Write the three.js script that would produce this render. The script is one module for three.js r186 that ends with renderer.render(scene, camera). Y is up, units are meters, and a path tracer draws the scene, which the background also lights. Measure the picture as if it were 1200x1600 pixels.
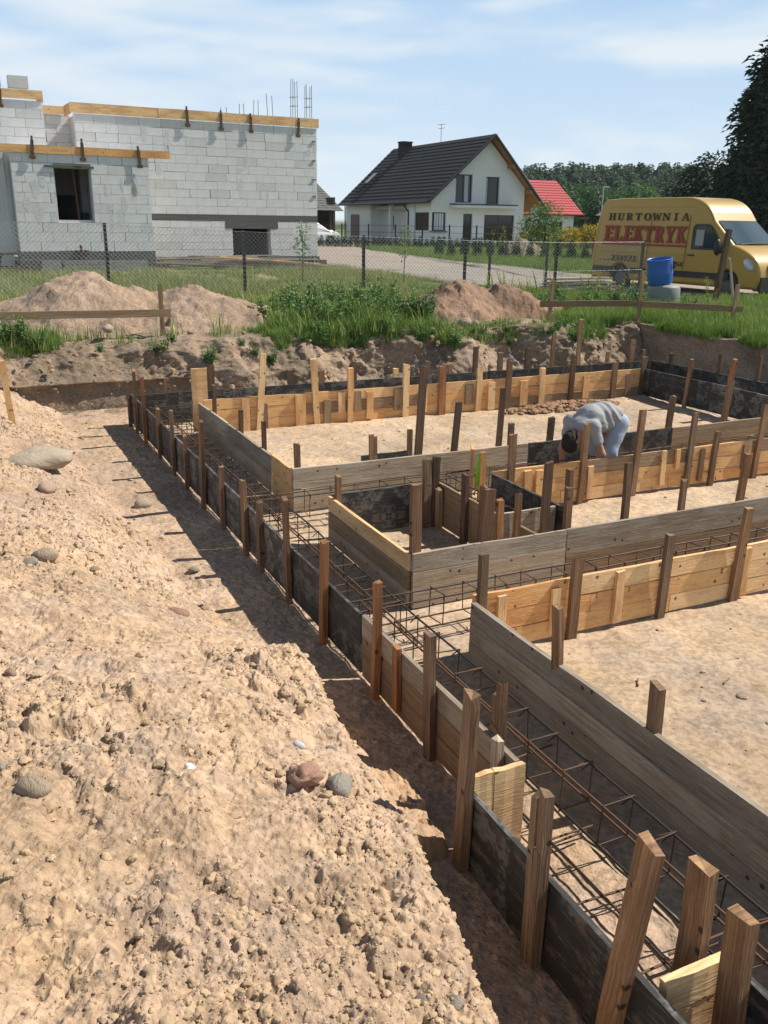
import * as THREE from 'three';
import { mergeGeometries } from 'three/addons/utils/BufferGeometryUtils.js';
import { MarchingCubes } from 'three/addons/objects/MarchingCubes.js';
import { FontLoader } from 'three/addons/loaders/FontLoader.js';
import { TextGeometry } from 'three/addons/geometries/TextGeometry.js';

// ---------------------------------------------------------------- camera, sky, sun, exposure
const scene = new THREE.Scene();
const camera = new THREE.PerspectiveCamera(60.28, 0.75, 0.05, 1500);
camera.position.set(0, 2.4, 0);
camera.rotation.order = 'YXZ';
camera.rotation.set(-0.3182, -0.4465, 0.01336);
const renderer = new THREE.WebGLRenderer({ antialias: true });
renderer.toneMapping = THREE.LinearToneMapping;
renderer.toneMappingExposure = 1.36;
renderer.shadowMap.enabled = true;

// seeded random and noise
function rng(seed) { let s = seed >>> 0; return () => { s = (s + 0x6D2B79F5) >>> 0; let t = s; t = Math.imul(t ^ (t >>> 15), t | 1); t ^= t + Math.imul(t ^ (t >>> 7), t | 61); return ((t ^ (t >>> 14)) >>> 0) / 4294967296; }; }
const R = rng(20240611);
const rr = (a, b) => a + (b - a) * R();
const pick = (a) => a[Math.floor(R() * a.length)];
function hash(x, y, z) { let h = Math.imul(x | 0, 374761393) ^ Math.imul(y | 0, 668265263) ^ Math.imul(z | 0, 2147483647 - 1274126177); h = Math.imul(h ^ (h >>> 13), 1274126177); h ^= h >>> 16; h = Math.imul(h, 2246822519); return ((h ^ (h >>> 13)) >>> 0) / 4294967296; }
const fade = (t) => t * t * (3 - 2 * t);
function n2(x, y, s = 0) {
  const i = Math.floor(x), j = Math.floor(y), u = fade(x - i), v = fade(y - j);
  const a = hash(i, j, s), b = hash(i + 1, j, s), c = hash(i, j + 1, s), d = hash(i + 1, j + 1, s);
  return a + (b - a) * u + (c - a) * v + (a - b - c + d) * u * v;
}
function n3(x, y, z) { const k = Math.floor(z), w = fade(z - k); return n2(x, y, k) * (1 - w) + n2(x, y, k + 1) * w; }
function fbm(x, y, o = 4, s = 0) { let a = 0.5, r = 0, t = 0; for (let i = 0; i < o; i++) { r += a * n2(x, y, s + i * 17); t += a; a *= 0.5; x = x * 2.03 + 1.7; y = y * 2.03 + 9.2; } return r / t; }
function fbm3(x, y, z, o = 3) { let a = 0.5, r = 0, t = 0; for (let i = 0; i < o; i++) { r += a * n3(x, y, z + i * 31); t += a; a *= 0.5; x *= 2.1; y *= 2.1; z *= 2.1; } return r / t; }
const clamp = (x, a, b) => Math.min(b, Math.max(a, x));
const ss = (a, b, x) => { const t = clamp((x - a) / (b - a), 0, 1); return t * t * (3 - 2 * t); };
const mix = (a, b, t) => a + (b - a) * t;

// sky: pale at the horizon, blue above, thin streaks of cirrus
{
  const W = 2048, Hh = 1024, data = new Float32Array(W * Hh * 4);
  const hor = [0.625, 0.695, 0.725], low = [0.25, 0.425, 0.65], zen = [0.038, 0.06, 0.11], gnd = [0.18, 0.16, 0.12];
  for (let j = 0; j < Hh; j++) {
    const el = ((j + 0.5) / Hh - 0.5) * 180;
    for (let i = 0; i < W; i++) {
      const az = ((i + 0.5) / W) * 360, k = (j * W + i) * 4;
      let c;
      if (el < 0) { const t = ss(0, -3, el); c = hor.map((h, q) => mix(h, gnd[q], t)); } else {
        const t1 = 1 - Math.exp(-el / 9), t2 = ss(9, 50, el);
        c = hor.map((h, q) => mix(mix(h, low[q], t1), zen[q], t2));
        const fr = clamp(az / 360, 0, 1), seam = ss(0, 0.04, fr) * ss(1, 0.96, fr);
        const w = fbm(az * 0.07 + fbm(az * 0.05, el * 0.16, 3, 77) * 2.4, el * 0.42 + az * 0.03, 5, 5);
        const w2 = fbm(az * 0.22, el * 1.3 - az * 0.08, 4, 51);
        const cl = ss(0.36, 0.66, w * 0.8 + w2 * 0.2) * ss(0, 3, el) * ss(60, 12, el) * 0.72 * seam;
        c = c.map((v, q) => mix(v, [0.66, 0.69, 0.70][q], cl));
      }
      data[k] = c[0]; data[k + 1] = c[1]; data[k + 2] = c[2]; data[k + 3] = 1;
    }
  }
  const t = new THREE.DataTexture(data, W, Hh, THREE.RGBAFormat, THREE.FloatType);
  t.mapping = THREE.EquirectangularReflectionMapping; t.magFilter = THREE.LinearFilter; t.minFilter = THREE.LinearFilter; t.needsUpdate = true;
  scene.background = t; scene.environment = t;
}
const sunDir = new THREE.Vector3(0.87, 1, 0.125).normalize();
const sun = new THREE.DirectionalLight(new THREE.Color(1, 0.93, 0.82), 5);
sun.position.copy(sunDir).multiplyScalar(60).add(new THREE.Vector3(6, 0, -12));
sun.target.position.set(6, 0, -12);
sun.castShadow = true; sun.shadow.mapSize.set(4096, 4096); sun.shadow.camera.near = 1; sun.shadow.camera.far = 200;
Object.assign(sun.shadow.camera, { left: -60, right: 60, top: 60, bottom: -60 });
scene.add(sun, sun.target);

// ---------------------------------------------------------------- helpers
const names = new Map();
function numbered(n) { const k = names.get(n) || 0; names.set(n, k + 1); return k ? `${n}_${String(k).padStart(3, '0')}` : n; }
function shade(o) { o.traverse((c) => { if (c.isMesh) { c.castShadow = true; c.receiveShadow = true; } }); }
function thing(name, label, category, pos = [0, 0, 0], group) {
  const o = new THREE.Group(); o.name = numbered(name); o.position.set(...pos); o.userData = { label, category };
  if (group) o.userData.group = group; scene.add(o); return o;
}
function part(name, geo, mat, parent, pos, rot) {
  const m = new THREE.Mesh(geo, mat); m.name = name; if (pos) m.position.set(...pos); if (rot) m.rotation.set(...rot); parent.add(m); return m;
}
function solo(name, geo, mat, label, category, group, pos) {
  const m = new THREE.Mesh(geo, mat); m.name = numbered(name); m.userData = { label, category }; if (group) m.userData.group = group; if (pos) m.position.set(...pos); scene.add(m); return m;
}
function struct(name, geo, mat) { const m = new THREE.Mesh(geo, mat); m.name = numbered(name); m.userData = { kind: 'structure' }; scene.add(m); return m; }
function copyOf(o, label, pos, turn = 0, scale = 1) {
  const c = o.clone(); c.name = numbered(o.name.replace(/_\d{3}$/, '')); c.userData = { ...o.userData, label: label || o.userData.label };
  c.position.set(...pos); c.rotation.y = turn; c.scale.setScalar(scale); scene.add(c); return c;
}
const box = (w, h, d, x = 0, y = 0, z = 0) => new THREE.BoxGeometry(w, h, d).translate(x, y, z);
function colorGeo(g, fn) { // linear vertex colours
  const p = g.attributes.position, c = new Float32Array(p.count * 3);
  for (let i = 0; i < p.count; i++) { const q = fn(p.getX(i), p.getY(i), p.getZ(i), i); c[i * 3] = q[0]; c[i * 3 + 1] = q[1]; c[i * 3 + 2] = q[2]; }
  g.setAttribute('color', new THREE.BufferAttribute(c, 3)); return g;
}
function tex(w, h, fn, srgb = true, wrap = THREE.RepeatWrapping) {
  const d = new Uint8Array(w * h * 4);
  for (let j = 0; j < h; j++) for (let i = 0; i < w; i++) { const c = fn(i / w, j / h, i, j), k = (j * w + i) * 4; for (let q = 0; q < 3; q++) d[k + q] = clamp(Math.round((Array.isArray(c) ? c[q] : c) * 255), 0, 255); d[k + 3] = 255; }
  const t = new THREE.DataTexture(d, w, h); t.wrapS = t.wrapT = wrap; t.magFilter = THREE.LinearFilter; t.minFilter = THREE.LinearMipmapLinearFilter; t.generateMipmaps = true;
  if (srgb) t.colorSpace = THREE.SRGBColorSpace; t.needsUpdate = true; return t;
}
const std = (o) => new THREE.MeshStandardMaterial({ roughness: 0.9, metalness: 0, ...o });
const lin = (r, g, b) => new THREE.Color().setRGB(r, g, b);

// ---------------------------------------------------------------- textures and materials
const MIR = THREE.MirroredRepeatWrapping;
function woodMaps(base, dark, seed, { grain = 1, knots = 5, stain = 0, stainCol = [0.6, 0.58, 0.54] } = {}) {
  const q = rng(seed), kn = []; for (let i = 0; i < knots; i++) kn.push([q(), q(), 0.012 + q() * 0.014]);
  const f = (u, v) => {
    let vv = v, k = 0;
    for (const [a, b, r] of kn) { const du = (u - a) * 2.4, dv = (v - b) * 0.55, d = Math.hypot(du, dv); vv += 0.10 * Math.exp(-d * d / (r * r * 14)) * Math.sign(dv || 1) * 0.4; k = Math.max(k, ss(r * 1.3, r * 0.7, d)); }
    const g = fbm(u * 5, vv * 46, 3, seed) * 0.6 + fbm(u * 14, vv * 190, 2, seed + 9) * 0.4;
    const s = fbm(u * 3, v * 2.2, 4, seed + 40);
    return [g, k, s, fbm(u * 60, v * 30, 2, seed + 80)];
  };
  const map = tex(512, 256, (u, v) => {
    const [g, k, s, p] = f(u, v); let t = clamp((g - 0.3) * 1.9 * grain, 0, 1) * 0.75 + (s - 0.5) * 0.7;
    let c = base.map((b, i) => mix(b, dark[i], clamp(t, 0, 1)) * (0.94 + p * 0.12));
    c = c.map((b, i) => mix(b, dark[i] * 0.55, k * 0.85));
    if (stain) { const m = ss(0.56, 0.7, fbm(u * 4 + 3, v * 5, 4, seed + 120)) * stain; c = c.map((b, i) => mix(b, stainCol[i], m)); }
    return c;
  }, true, MIR);
  const bump = tex(512, 256, (u, v) => { const [g, k, , p] = f(u, v); return clamp(1 - g * 0.8 - k * 0.2 + p * 0.15, 0, 1); }, false, MIR);
  return { map, bumpMap: bump, bumpScale: 0.004, roughness: 0.86 };
}
const wGrey = woodMaps([0.73, 0.675, 0.60], [0.46, 0.41, 0.35], 11, { stain: 0.55, stainCol: [0.74, 0.71, 0.66], knots: 4 });
const wOld = woodMaps([0.64, 0.54, 0.43], [0.40, 0.31, 0.23], 23, { stain: 0.3, stainCol: [0.5, 0.47, 0.42], knots: 5 });
const wFresh = woodMaps([0.90, 0.775, 0.59], [0.76, 0.575, 0.39], 37, { knots: 6, grain: 0.8, stain: 0.3, stainCol: [0.62, 0.5, 0.38] });
const wStake = woodMaps([0.61, 0.495, 0.39], [0.34, 0.26, 0.195], 51, { knots: 5, grain: 1.2 });
const M = {};
const tint = (maps, list) => list.map((c) => std({ ...maps, color: lin(...c) }));
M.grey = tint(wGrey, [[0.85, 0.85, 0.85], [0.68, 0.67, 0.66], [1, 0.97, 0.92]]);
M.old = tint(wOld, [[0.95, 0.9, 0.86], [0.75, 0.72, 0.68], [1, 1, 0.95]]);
M.fresh = tint(wFresh, [[0.97, 0.92, 0.86], [0.92, 0.8, 0.66], [1, 1, 1], [0.92, 0.72, 0.54]]);
M.stake = tint(wStake, [[0.88, 0.86, 0.84], [1, 0.93, 0.82], [0.66, 0.66, 0.66], [0.8, 0.82, 0.84], [1.12, 1.02, 0.88], [0.72, 0.64, 0.58]]);
M.stakeDark = tint(wStake, [[0.42, 0.42, 0.43], [0.55, 0.5, 0.47]]);
M.stakeOrange = tint(wStake, [[1.25, 0.9, 0.62], [1.15, 0.95, 0.75]]);
const plyMaps = (() => {
  const s = (u, v) => { const a = fbm(u * 13, v * 3.4, 5, 301), b = fbm(u * 60, v * 18, 3, 321), c = fbm(u * 9, v * 6, 3, 341); return [a, b, c]; };
  const map = tex(512, 256, (u, v) => {
    const [a, b, c] = s(u, v); let col = [0.165, 0.165, 0.165];
    const m = ss(0.5, 0.72, a + (b - 0.5) * 0.4) * 0.75, n = ss(0.6, 0.75, fbm(u * 17 + 4, v * 5, 4, 361)) * 0.55;
    col = col.map((x, i) => mix(x, [0.44, 0.43, 0.415][i], m)); col = col.map((x, i) => mix(x, [0.5, 0.42, 0.33][i], n * (0.4 + c * 0.8)));
    const sc = ss(0.74, 0.8, fbm(u * 8, v * 90 + u * 20, 2, 377)) * 0.5; return col.map((x, i) => mix(x, [0.6, 0.6, 0.58][i], sc));
  }, true, MIR);
  return { map, roughness: 0.72, bumpMap: tex(256, 128, (u, v) => fbm(u * 20, v * 30, 4, 390), false, MIR), bumpScale: 0.0015 };
})();
M.ply = tint(plyMaps, [[1, 1, 1], [0.72, 0.72, 0.74], [1.3, 1.27, 1.22]]);
// sand
const sandMap = tex(1024, 1024, (u, v) => {
  const w = (x, y, o, s, p) => { // tileable fbm
    let a = 0.5, r = 0, t = 0, f = p; for (let i = 0; i < o; i++) { const X = x * f, Y = y * f, I = Math.floor(X), J = Math.floor(Y), U = fade(X - I), V = fade(Y - J), h = (q, e) => hash(((q % f) + f) % f, ((e % f) + f) % f, s + i); r += a * mix(mix(h(I, J), h(I + 1, J), U), mix(h(I, J + 1), h(I + 1, J + 1), U), V); t += a; a *= 0.55; f *= 2; } return r / t;
  };
  const g = w(u, v, 4, 3, 64), c = w(u, v, 5, 71, 6), h = hash(Math.floor(u * 1024), Math.floor(v * 1024), 9);
  const k = 0.90 + (g - 0.5) * 0.42 + (h - 0.5) * 0.14 + (c - 0.5) * 0.14, warm = (w(u, v, 3, 31, 10) - 0.5) * 0.1;
  const spot = ss(0.80, 0.86, w(u, v, 2, 91, 150)), dark = ss(0.2, 0.14, w(u, v, 2, 97, 110));
  let col = [k * (1 + warm * 0.4), k * (1 - warm * 0.1), k * (1 - warm)];
  col = col.map((x) => mix(x, 0.93, spot * 0.5)); return col.map((x, i) => mix(x, [0.5, 0.44, 0.38][i], dark * 0.45));
});
const sandBump = tex(1024, 1024, (u, v) => {
  const w = (o, s, p) => { let a = 0.5, r = 0, t = 0, f = p; for (let i = 0; i < o; i++) { const X = u * f, Y = v * f, I = Math.floor(X), J = Math.floor(Y), U = fade(X - I), V = fade(Y - J), h = (q, e) => hash(((q % f) + f) % f, ((e % f) + f) % f, s + i); r += a * mix(mix(h(I, J), h(I + 1, J), U), mix(h(I, J + 1), h(I + 1, J + 1), U), V); t += a; a *= 0.6; f *= 2; } return r / t; };
  return w(6, 203, 12);
}, false);
const SAND = { map: sandMap, bumpMap: sandBump, roughness: 1, vertexColors: true };
M.sandLoose = std({ ...SAND, bumpScale: 0.04 });
M.sandFloor = std({ ...SAND, bumpScale: 0.008 });
M.soil = std({ ...SAND, bumpScale: 0.03 });
M.rebar = [std({ color: lin(0.075, 0.045, 0.03), roughness: 0.62, metalness: 0.35 }), std({ color: lin(0.045, 0.035, 0.03), roughness: 0.55, metalness: 0.45 }), std({ color: lin(0.13, 0.07, 0.04), roughness: 0.75, metalness: 0.2 })];
const grainMap = (seed, lo, hi, f = 40) => tex(256, 256, (u, v) => mix(lo, hi, fbm(u * f, v * f, 4, seed) * 0.6 + fbm(u * 6, v * 6, 4, seed + 5) * 0.4));
const blockGrain = grainMap(601, 0.82, 1.0);
const roughBump = tex(256, 256, (u, v) => fbm(u * 40, v * 40, 4, 777), false);
M.block = [[0.8, 0.81, 0.815], [0.76, 0.77, 0.775], [0.83, 0.835, 0.835], [0.71, 0.715, 0.71], [0.78, 0.785, 0.78]].map((c) => std({ color: lin(...c), map: blockGrain, bumpMap: roughBump, bumpScale: 0.004, roughness: 0.95 }));
M.concrete = std({ color: lin(0.3, 0.3, 0.29), map: grainMap(611, 0.7, 1.0), bumpMap: roughBump, bumpScale: 0.006 });
M.concreteDark = std({ color: lin(0.16, 0.16, 0.16), map: grainMap(612, 0.65, 1.0), bumpMap: roughBump, bumpScale: 0.006 });
M.mortar = std({ color: lin(0.6, 0.6, 0.59), map: grainMap(613, 0.8, 1.0) });
M.roomWall = std({ color: lin(0.78, 0.785, 0.78), map: blockGrain });
M.plaster = std({ color: lin(0.86, 0.86, 0.845), map: grainMap(620, 0.94, 1.0), bumpMap: roughBump, bumpScale: 0.002 });
M.anthracite = std({ color: lin(0.035, 0.036, 0.04), roughness: 0.5 });
M.blackPaint = std({ color: lin(0.012, 0.014, 0.014), roughness: 0.45 });
M.glassDark = new THREE.MeshPhysicalMaterial({ color: lin(0.02, 0.022, 0.024), roughness: 0.04, metalness: 0, specularIntensity: 1, ior: 1.5 });
M.brownFrame = std({ color: lin(0.11, 0.05, 0.025), roughness: 0.55 });
M.curtain = std({ color: lin(0.62, 0.66, 0.72), roughness: 0.95 });
M.galv = std({ color: lin(0.42, 0.43, 0.43), roughness: 0.42, metalness: 0.7 });
M.leaf = (c, r = 1) => new THREE.MeshPhysicalMaterial({ color: lin(...c), vertexColors: true, roughness: r, side: THREE.DoubleSide, transmission: 0.25, thickness: 0 });

// ---------------------------------------------------------------- terrain
const GRADE = 0.76;
function lumps(x, z, cell, prob, seed) { // rounded clods scattered on a cell grid
  const i = Math.floor(x / cell), j = Math.floor(z / cell); let best = 0;
  for (let a = -1; a <= 1; a++) for (let b = -1; b <= 1; b++) {
    const I = i + a, J = j + b; if (hash(I, J, seed) > prob) continue;
    const cx = (I + 0.15 + 0.7 * hash(I, J, seed + 1)) * cell, cz = (J + 0.15 + 0.7 * hash(I, J, seed + 2)) * cell, r = cell * (0.16 + 0.34 * hash(I, J, seed + 3)), s = 0.75 + 0.5 * hash(I, J, seed + 4);
    const dx = (x - cx) * s, dz = (z - cz) / s, d2 = (dx * dx + dz * dz) / (r * r);
    if (d2 < 1) { const h = Math.pow(1 - d2, 0.72) * r * (0.5 + 0.5 * hash(I, J, seed + 5)); if (h > best) best = h; }
  }
  return best;
}
const toePts = [[-13, 1.02], [-11.5, 1.02], [-9.2, 0.95], [-8.1, 1.04], [-7.3, 1.03], [-6.1, 1.19], [-5.4, 1.25], [-4.9, 1.33], [-4, 1.47], [-3.3, 1.45], [-2.7, 1.40], [-2.3, 1.33], [-1.9, 1.25], [-1.5, 1.2], [0, 1.12], [4, 1.1]];
function toe(z) { for (let i = 1; i < toePts.length; i++) if (z <= toePts[i][0]) { const [a, x0] = toePts[i - 1], [b, x1] = toePts[i]; return mix(x0, x1, clamp((z - a) / (b - a), 0, 1)); } return 1.1; }
function westBase(x, z) {
  const t = toe(z) + (fbm(z * 2.2, 3.1, 3, 8) - 0.5) * 0.16 + (n2(z * 9, 1.3, 44) - 0.5) * 0.05, d = t - x, k = ss(-5.0, -3.4, z);
  if (d <= 0) return 0.04 * k * ss(0.35, 0.0, -d);
  const near = 0.34 * ss(0, 0.17, d) + 0.04 + 0.27 * Math.max(0, d - 0.12) * (1 - 0.25 * ss(0.4, 1.6, d));
  const far = 0.52 * (1 - Math.exp(-d * 1.35)) + 0.10 * d * ss(0.3, 1, d);
  return Math.min(0.95, mix(far, near, k)) ;
}
function westAmount(x, z) { const d = toe(z) - x; return ss(-0.10, 0.12, d); }
function westHeight(x, z) {
  const a = westAmount(x, z), b = westBase(x, z);
  const wx = x + (n2(x * 14, z * 14, 70) - 0.5) * 0.05 + (n2(x * 45, z * 45, 72) - 0.5) * 0.016, wz = z + (n2(x * 14 + 7, z * 14, 71) - 0.5) * 0.05 + (n2(x * 45, z * 45 + 5, 73) - 0.5) * 0.016;
  const m = fbm(x * 1.7, z * 1.7, 3, 90), m2 = ss(0.36, 0.62, m);
  let h = (fbm(x * 1.6, z * 1.6, 4, 12) - 0.5) * 0.15 + (fbm(x * 6, z * 6, 3, 15) - 0.5) * 0.055;
  h += lumps(wx, wz, 0.30, 0.22, 100) * 0.4 * (0.3 + 0.7 * m2) + lumps(wx, wz, 0.13, 0.04 + 0.16 * m2, 110) * 0.6 + lumps(wx, wz, 0.055, 0.08 + 0.34 * m2, 120) * 0.75 + lumps(wx, wz, 0.025, 0.2 + 0.35 * m2, 130) * 0.7;
  h -= lumps(wx + 5, wz + 3, 0.22, 0.16, 140) * 0.35;
  const bw = (f, s) => Math.abs(2 * n2(wx * f, wz * f, s) - 1), rough = 0.35 + 0.65 * ss(0.3, 0.6, m);
  h += rough * (bw(9, 180) * 0.018 + bw(19, 181) * 0.014 + bw(41, 182) * 0.010 + bw(83, 183) * 0.008) + (n2(x * 150, z * 150, 184) - 0.5) * 0.004;
  h += (fbm(x * 60, z * 60, 3, 16) - 0.5) * 0.012;
  const f = (fbm(x * 2.4, z * 2.4, 4, 21) - 0.5) * 0.03 + (fbm(x * 18, z * 18, 3, 22) - 0.5) * 0.010 + lumps(wx, wz, 0.11, 0.10, 150) * 0.3 + lumps(wx, wz, 0.04, 0.12, 160) * 0.4;
  return b + mix(f, h, a);
}
function sandTone(x, z, y = 0) { // linear tint of the sand's own colour, in patches
  const p = fbm(x * 1.3 + 4, z * 1.3, 4, 55), q = fbm(x * 7, z * 7, 3, 58), k = 0.80 + (p - 0.5) * 0.5 + (q - 0.5) * 0.28, w = (fbm(x * 2.5, z * 2.5 + y * 3, 3, 60) - 0.5);
  return [0.60 * k * (1 + w * 0.05), 0.43 * k, 0.30 * k * (1 - w * 0.2)];
}
function gridGeo(nu, nv, fn, uvScale = 1 / 1.5) {
  const p = new Float32Array(nu * nv * 3), uv = new Float32Array(nu * nv * 2), ix = new Uint32Array((nu - 1) * (nv - 1) * 6); let q = 0;
  for (let j = 0; j < nv; j++) for (let i = 0; i < nu; i++) { const k = j * nu + i, v = fn(i / (nu - 1), j / (nv - 1)); p[k * 3] = v[0]; p[k * 3 + 1] = v[1]; p[k * 3 + 2] = v[2]; uv[k * 2] = (v[3] ?? v[0]) * uvScale; uv[k * 2 + 1] = (v[4] ?? v[2]) * uvScale; }
  for (let j = 0; j < nv - 1; j++) for (let i = 0; i < nu - 1; i++) { const a = j * nu + i, b = a + 1, c = a + nu, d = c + 1; ix[q++] = a; ix[q++] = c; ix[q++] = b; ix[q++] = b; ix[q++] = c; ix[q++] = d; }
  const g = new THREE.BufferGeometry(); g.setAttribute('position', new THREE.BufferAttribute(p, 3)); g.setAttribute('uv', new THREE.BufferAttribute(uv, 2)); g.setIndex(new THREE.BufferAttribute(ix, 1)); g.computeVertexNormals(); return g;
}
// west bank of loose sand with the trench beside the forms (fine near the path, coarser beyond)
{
  const g = gridGeo(430, 860, (u, v) => { const z = -0.7 * Math.exp(v * Math.log(12.6 / 0.7)), x = mix(2.1, -0.35, u); return [x, westHeight(x, z), z]; });
  struct('sand_bank', colorGeo(g, (x, y, z) => sandTone(x, z, y)), M.sandLoose);
  const g2 = gridGeo(120, 260, (u, v) => { const z = mix(4, -12.8, v), x = mix(-0.34, -8, u); return [x, mix(westHeight(x, z), 0.8, ss(-2, -7, x)), z]; });
  struct('sand_bank', colorGeo(g2, (x, y, z) => sandTone(x, z, y)), M.sandLoose);
  const g3 = gridGeo(120, 120, (u, v) => { const z = mix(4, -0.71, v), x = mix(2.1, -0.35, u); return [x, westHeight(x, z), z]; });
  struct('sand_bank', colorGeo(g3, (x, y, z) => sandTone(x, z, y)), M.sandLoose);
}
// levelled floor of the pit
function floorHeight(x, z) {
  const inStrip = 0;
  return -0.004 + (fbm(x * 0.8, z * 0.8, 3, 31) - 0.5) * 0.05 + (fbm(x * 4, z * 4, 4, 32) - 0.5) * 0.022 + lumps(x, z, 0.14, 0.07, 170) * 0.22 + (fbm(x * 13, z * 9, 2, 33) - 0.5) * 0.008 - lumps(x * 1.3 + fbm(x * 2, z * 2, 2, 34) * 0.3, z * 0.6, 0.3, 0.3, 190) * 0.10 - lumps(x * 0.6 + 3, z * 1.2, 0.34, 0.2, 195) * 0.07 - inStrip;
}
{
  const g = gridGeo(300, 430, (u, v) => { const z = mix(4, -11.95, Math.pow(v, 0.8)), x = mix(10.75, 2.06, Math.pow(u, 0.8)); return [x, floorHeight(x, z), z]; });
  struct('pit_floor', colorGeo(g, (x, y, z) => { const c = sandTone(x * 0.8 + 30, z * 0.8, 0), w = ss(0.45, 0.7, fbm(x * 0.9 + 2, z * 0.9, 4, 66)); return [mix(c[0] * 1.1, c[0] * 1.0, w), mix(c[1] * 1.15, c[1] * 1.04, w), mix(c[2] * 1.14, c[2] * 1.05, w)]; }), M.sandFloor);
}
// cut banks of the pit: profile across, noise along
function bank(along0, along1, nAlong, nProf, profile, axis) {
  return gridGeo(nAlong, nProf, (u, v) => {
    const s = mix(along0, along1, u), [o, y, rough] = profile(s, v);
    const x = axis === 'x' ? s : o, z = axis === 'x' ? o : s;
    const wx = x + (n2(x * 9, y * 9 + z * 5, 400) - 0.5) * 0.1, wy = y + (n2(x * 9 + z * 7, y * 9, 401) - 0.5) * 0.1;
    let d = (fbm3(wx * 2.3, wy * 2.6, z * 2.3, 4) - 0.5) * 0.5 + lumps(axis === 'x' ? wx : z + wx * 0.1, wy * 1.1 + (axis === 'x' ? z : x), 0.2, 0.4, 410) * 0.5 + lumps(axis === 'x' ? wx : z, wy + (axis === 'x' ? z : x) * 0.6, 0.085, 0.5, 420) * 0.7 + (fbm3(x * 22, y * 22, z * 22, 2) - 0.5) * 0.03;
    d *= rough;
    return axis === 'x' ? [x, y + d * 0.45, z + d * 0.9, s, y * 1.0 - z] : [x - d * 0.9, y + d * 0.45, z, s, y + x];
  });
}
const lerpPts = (pts, v) => { for (let i = 1; i < pts.length; i++) if (v <= pts[i][0]) { const a = pts[i - 1], b = pts[i], t = (v - a[0]) / (b[0] - a[0]); return a.slice(1).map((q, k) => mix(q, b[k + 1], t)); } return pts[pts.length - 1].slice(1); };
const northProfile = (x, v) => {
  const k = ss(2.2, 3.6, x), in_ = (fbm(x * 0.9, 7.7, 3, 430) - 0.5) * 1.0 * k, top = 0.80 + (fbm(x * 0.7, 2.2, 3, 431) - 0.5) * 0.16;
  const cut = [[0, -11.6, 0.0, 0.0], [0.1, -11.93, 0.0, 0.05], [0.36, -12.0, 0.32, 0.14], [0.40, -11.90, 0.37, 0.4], [0.62, -12.22, 0.66, 1], [0.78, -12.55, top, 0.9], [0.9, -13.2, top + 0.03, 0.5], [1, -14.2, GRADE - 0.02, 0.2]];
  const rough = [[0, -11.2, -0.01, 0.0], [0.12, -11.55, 0.03, 0.4], [0.4, -11.80, 0.34, 1.0], [0.62, -11.98, 0.62, 1.1], [0.76, -12.25, top, 0.9], [0.9, -13.0, top + 0.01, 0.45], [1, -14.2, GRADE - 0.02, 0.2]];
  const a = lerpPts(cut, v), b = lerpPts(rough, v); const r = a.map((q, i) => mix(q, b[i], k)); r[0] += in_ * ss(0.05, 0.35, v) * ss(1, 0.8, v); return r;
};
const soilTone = (x, y, z) => { const t = sandTone(x * 1.4, z * 1.4 + y * 2, y), n = fbm(x * 1.8 + y, z * 1.8 + y * 2, 4, 440), g = ss(0.35, 0.62, n); return [mix(t[0] * 0.74, 0.2, g * 0.8), mix(t[1] * 0.76, 0.155, g * 0.8), mix(t[2] * 0.78, 0.11, g * 0.8)]; };
struct('earth_bank', colorGeo(bank(12.4, -8, 760, 130, northProfile, 'x'), soilTone), M.soil);
const eastProfile = (z, v) => { const top = 0.79 + (fbm(z * 0.8, 4.4, 3, 450) - 0.5) * 0.14; const r = lerpPts([[0, 10.15, -0.01, 0], [0.12, 10.42, 0.02, 0.15], [0.5, 10.55, 0.5, 0.35], [0.66, 10.62, top - 0.04, 0.6], [0.78, 10.85, top, 0.8], [0.9, 11.4, top, 0.4], [1, 12.4, GRADE - 0.02, 0.2]], v); r[0] += (fbm(z * 0.8, 1.1, 3, 451) - 0.5) * 0.35 * ss(0, 0.3, v); return r; };
{ const e = bank(4, -12.9, 460, 90, eastProfile, 'z'); struct('earth_bank', colorGeo(e, (x, y, z) => soilTone(x, y, z)), M.soil); }
// meadow around the pit, out to the horizon
const roadPts = [[13.6, -21], [12.2, -25], [12.4, -29], [13.4, -34.5], [15.5, -48], [18, -62], [30, -62], [24.5, -56], [22.8, -50], [21.2, -41.6], [20.2, -35.8], [19.4, -27], [21.5, -22], [22.5, -8], [23, 20], [15.8, 20], [15.6, -8], [15, -17]];
function inPoly(x, z, P) { let c = false; for (let i = 0, j = P.length - 1; i < P.length; j = i++) { const [xi, zi] = P[i], [xj, zj] = P[j]; if ((zi > z) !== (zj > z) && x < (xj - xi) * (z - zi) / (zj - zi) + xi) c = !c; } return c; }
function meadowHeight(x, z) {
  let h = GRADE + (fbm(x * 0.35, z * 0.35, 3, 500) - 0.5) * 0.14 + (fbm(x * 1.8, z * 1.8, 3, 501) - 0.5) * 0.05;
  h += 0.36 * ss(-17, -23, z) * ss(13, 8, x);                       // the plot of the block building lies a little higher
  h = mix(h, 0.62, ss(11.5, 15, x) * ss(-28, -20, z));
  return mix(h, 0.72, ss(40, 90, Math.hypot(x, z)));
}
const meadowMat = std({ map: sandMap, bumpMap: sandBump, bumpScale: 0.04, vertexColors: true, roughness: 1 });
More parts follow.
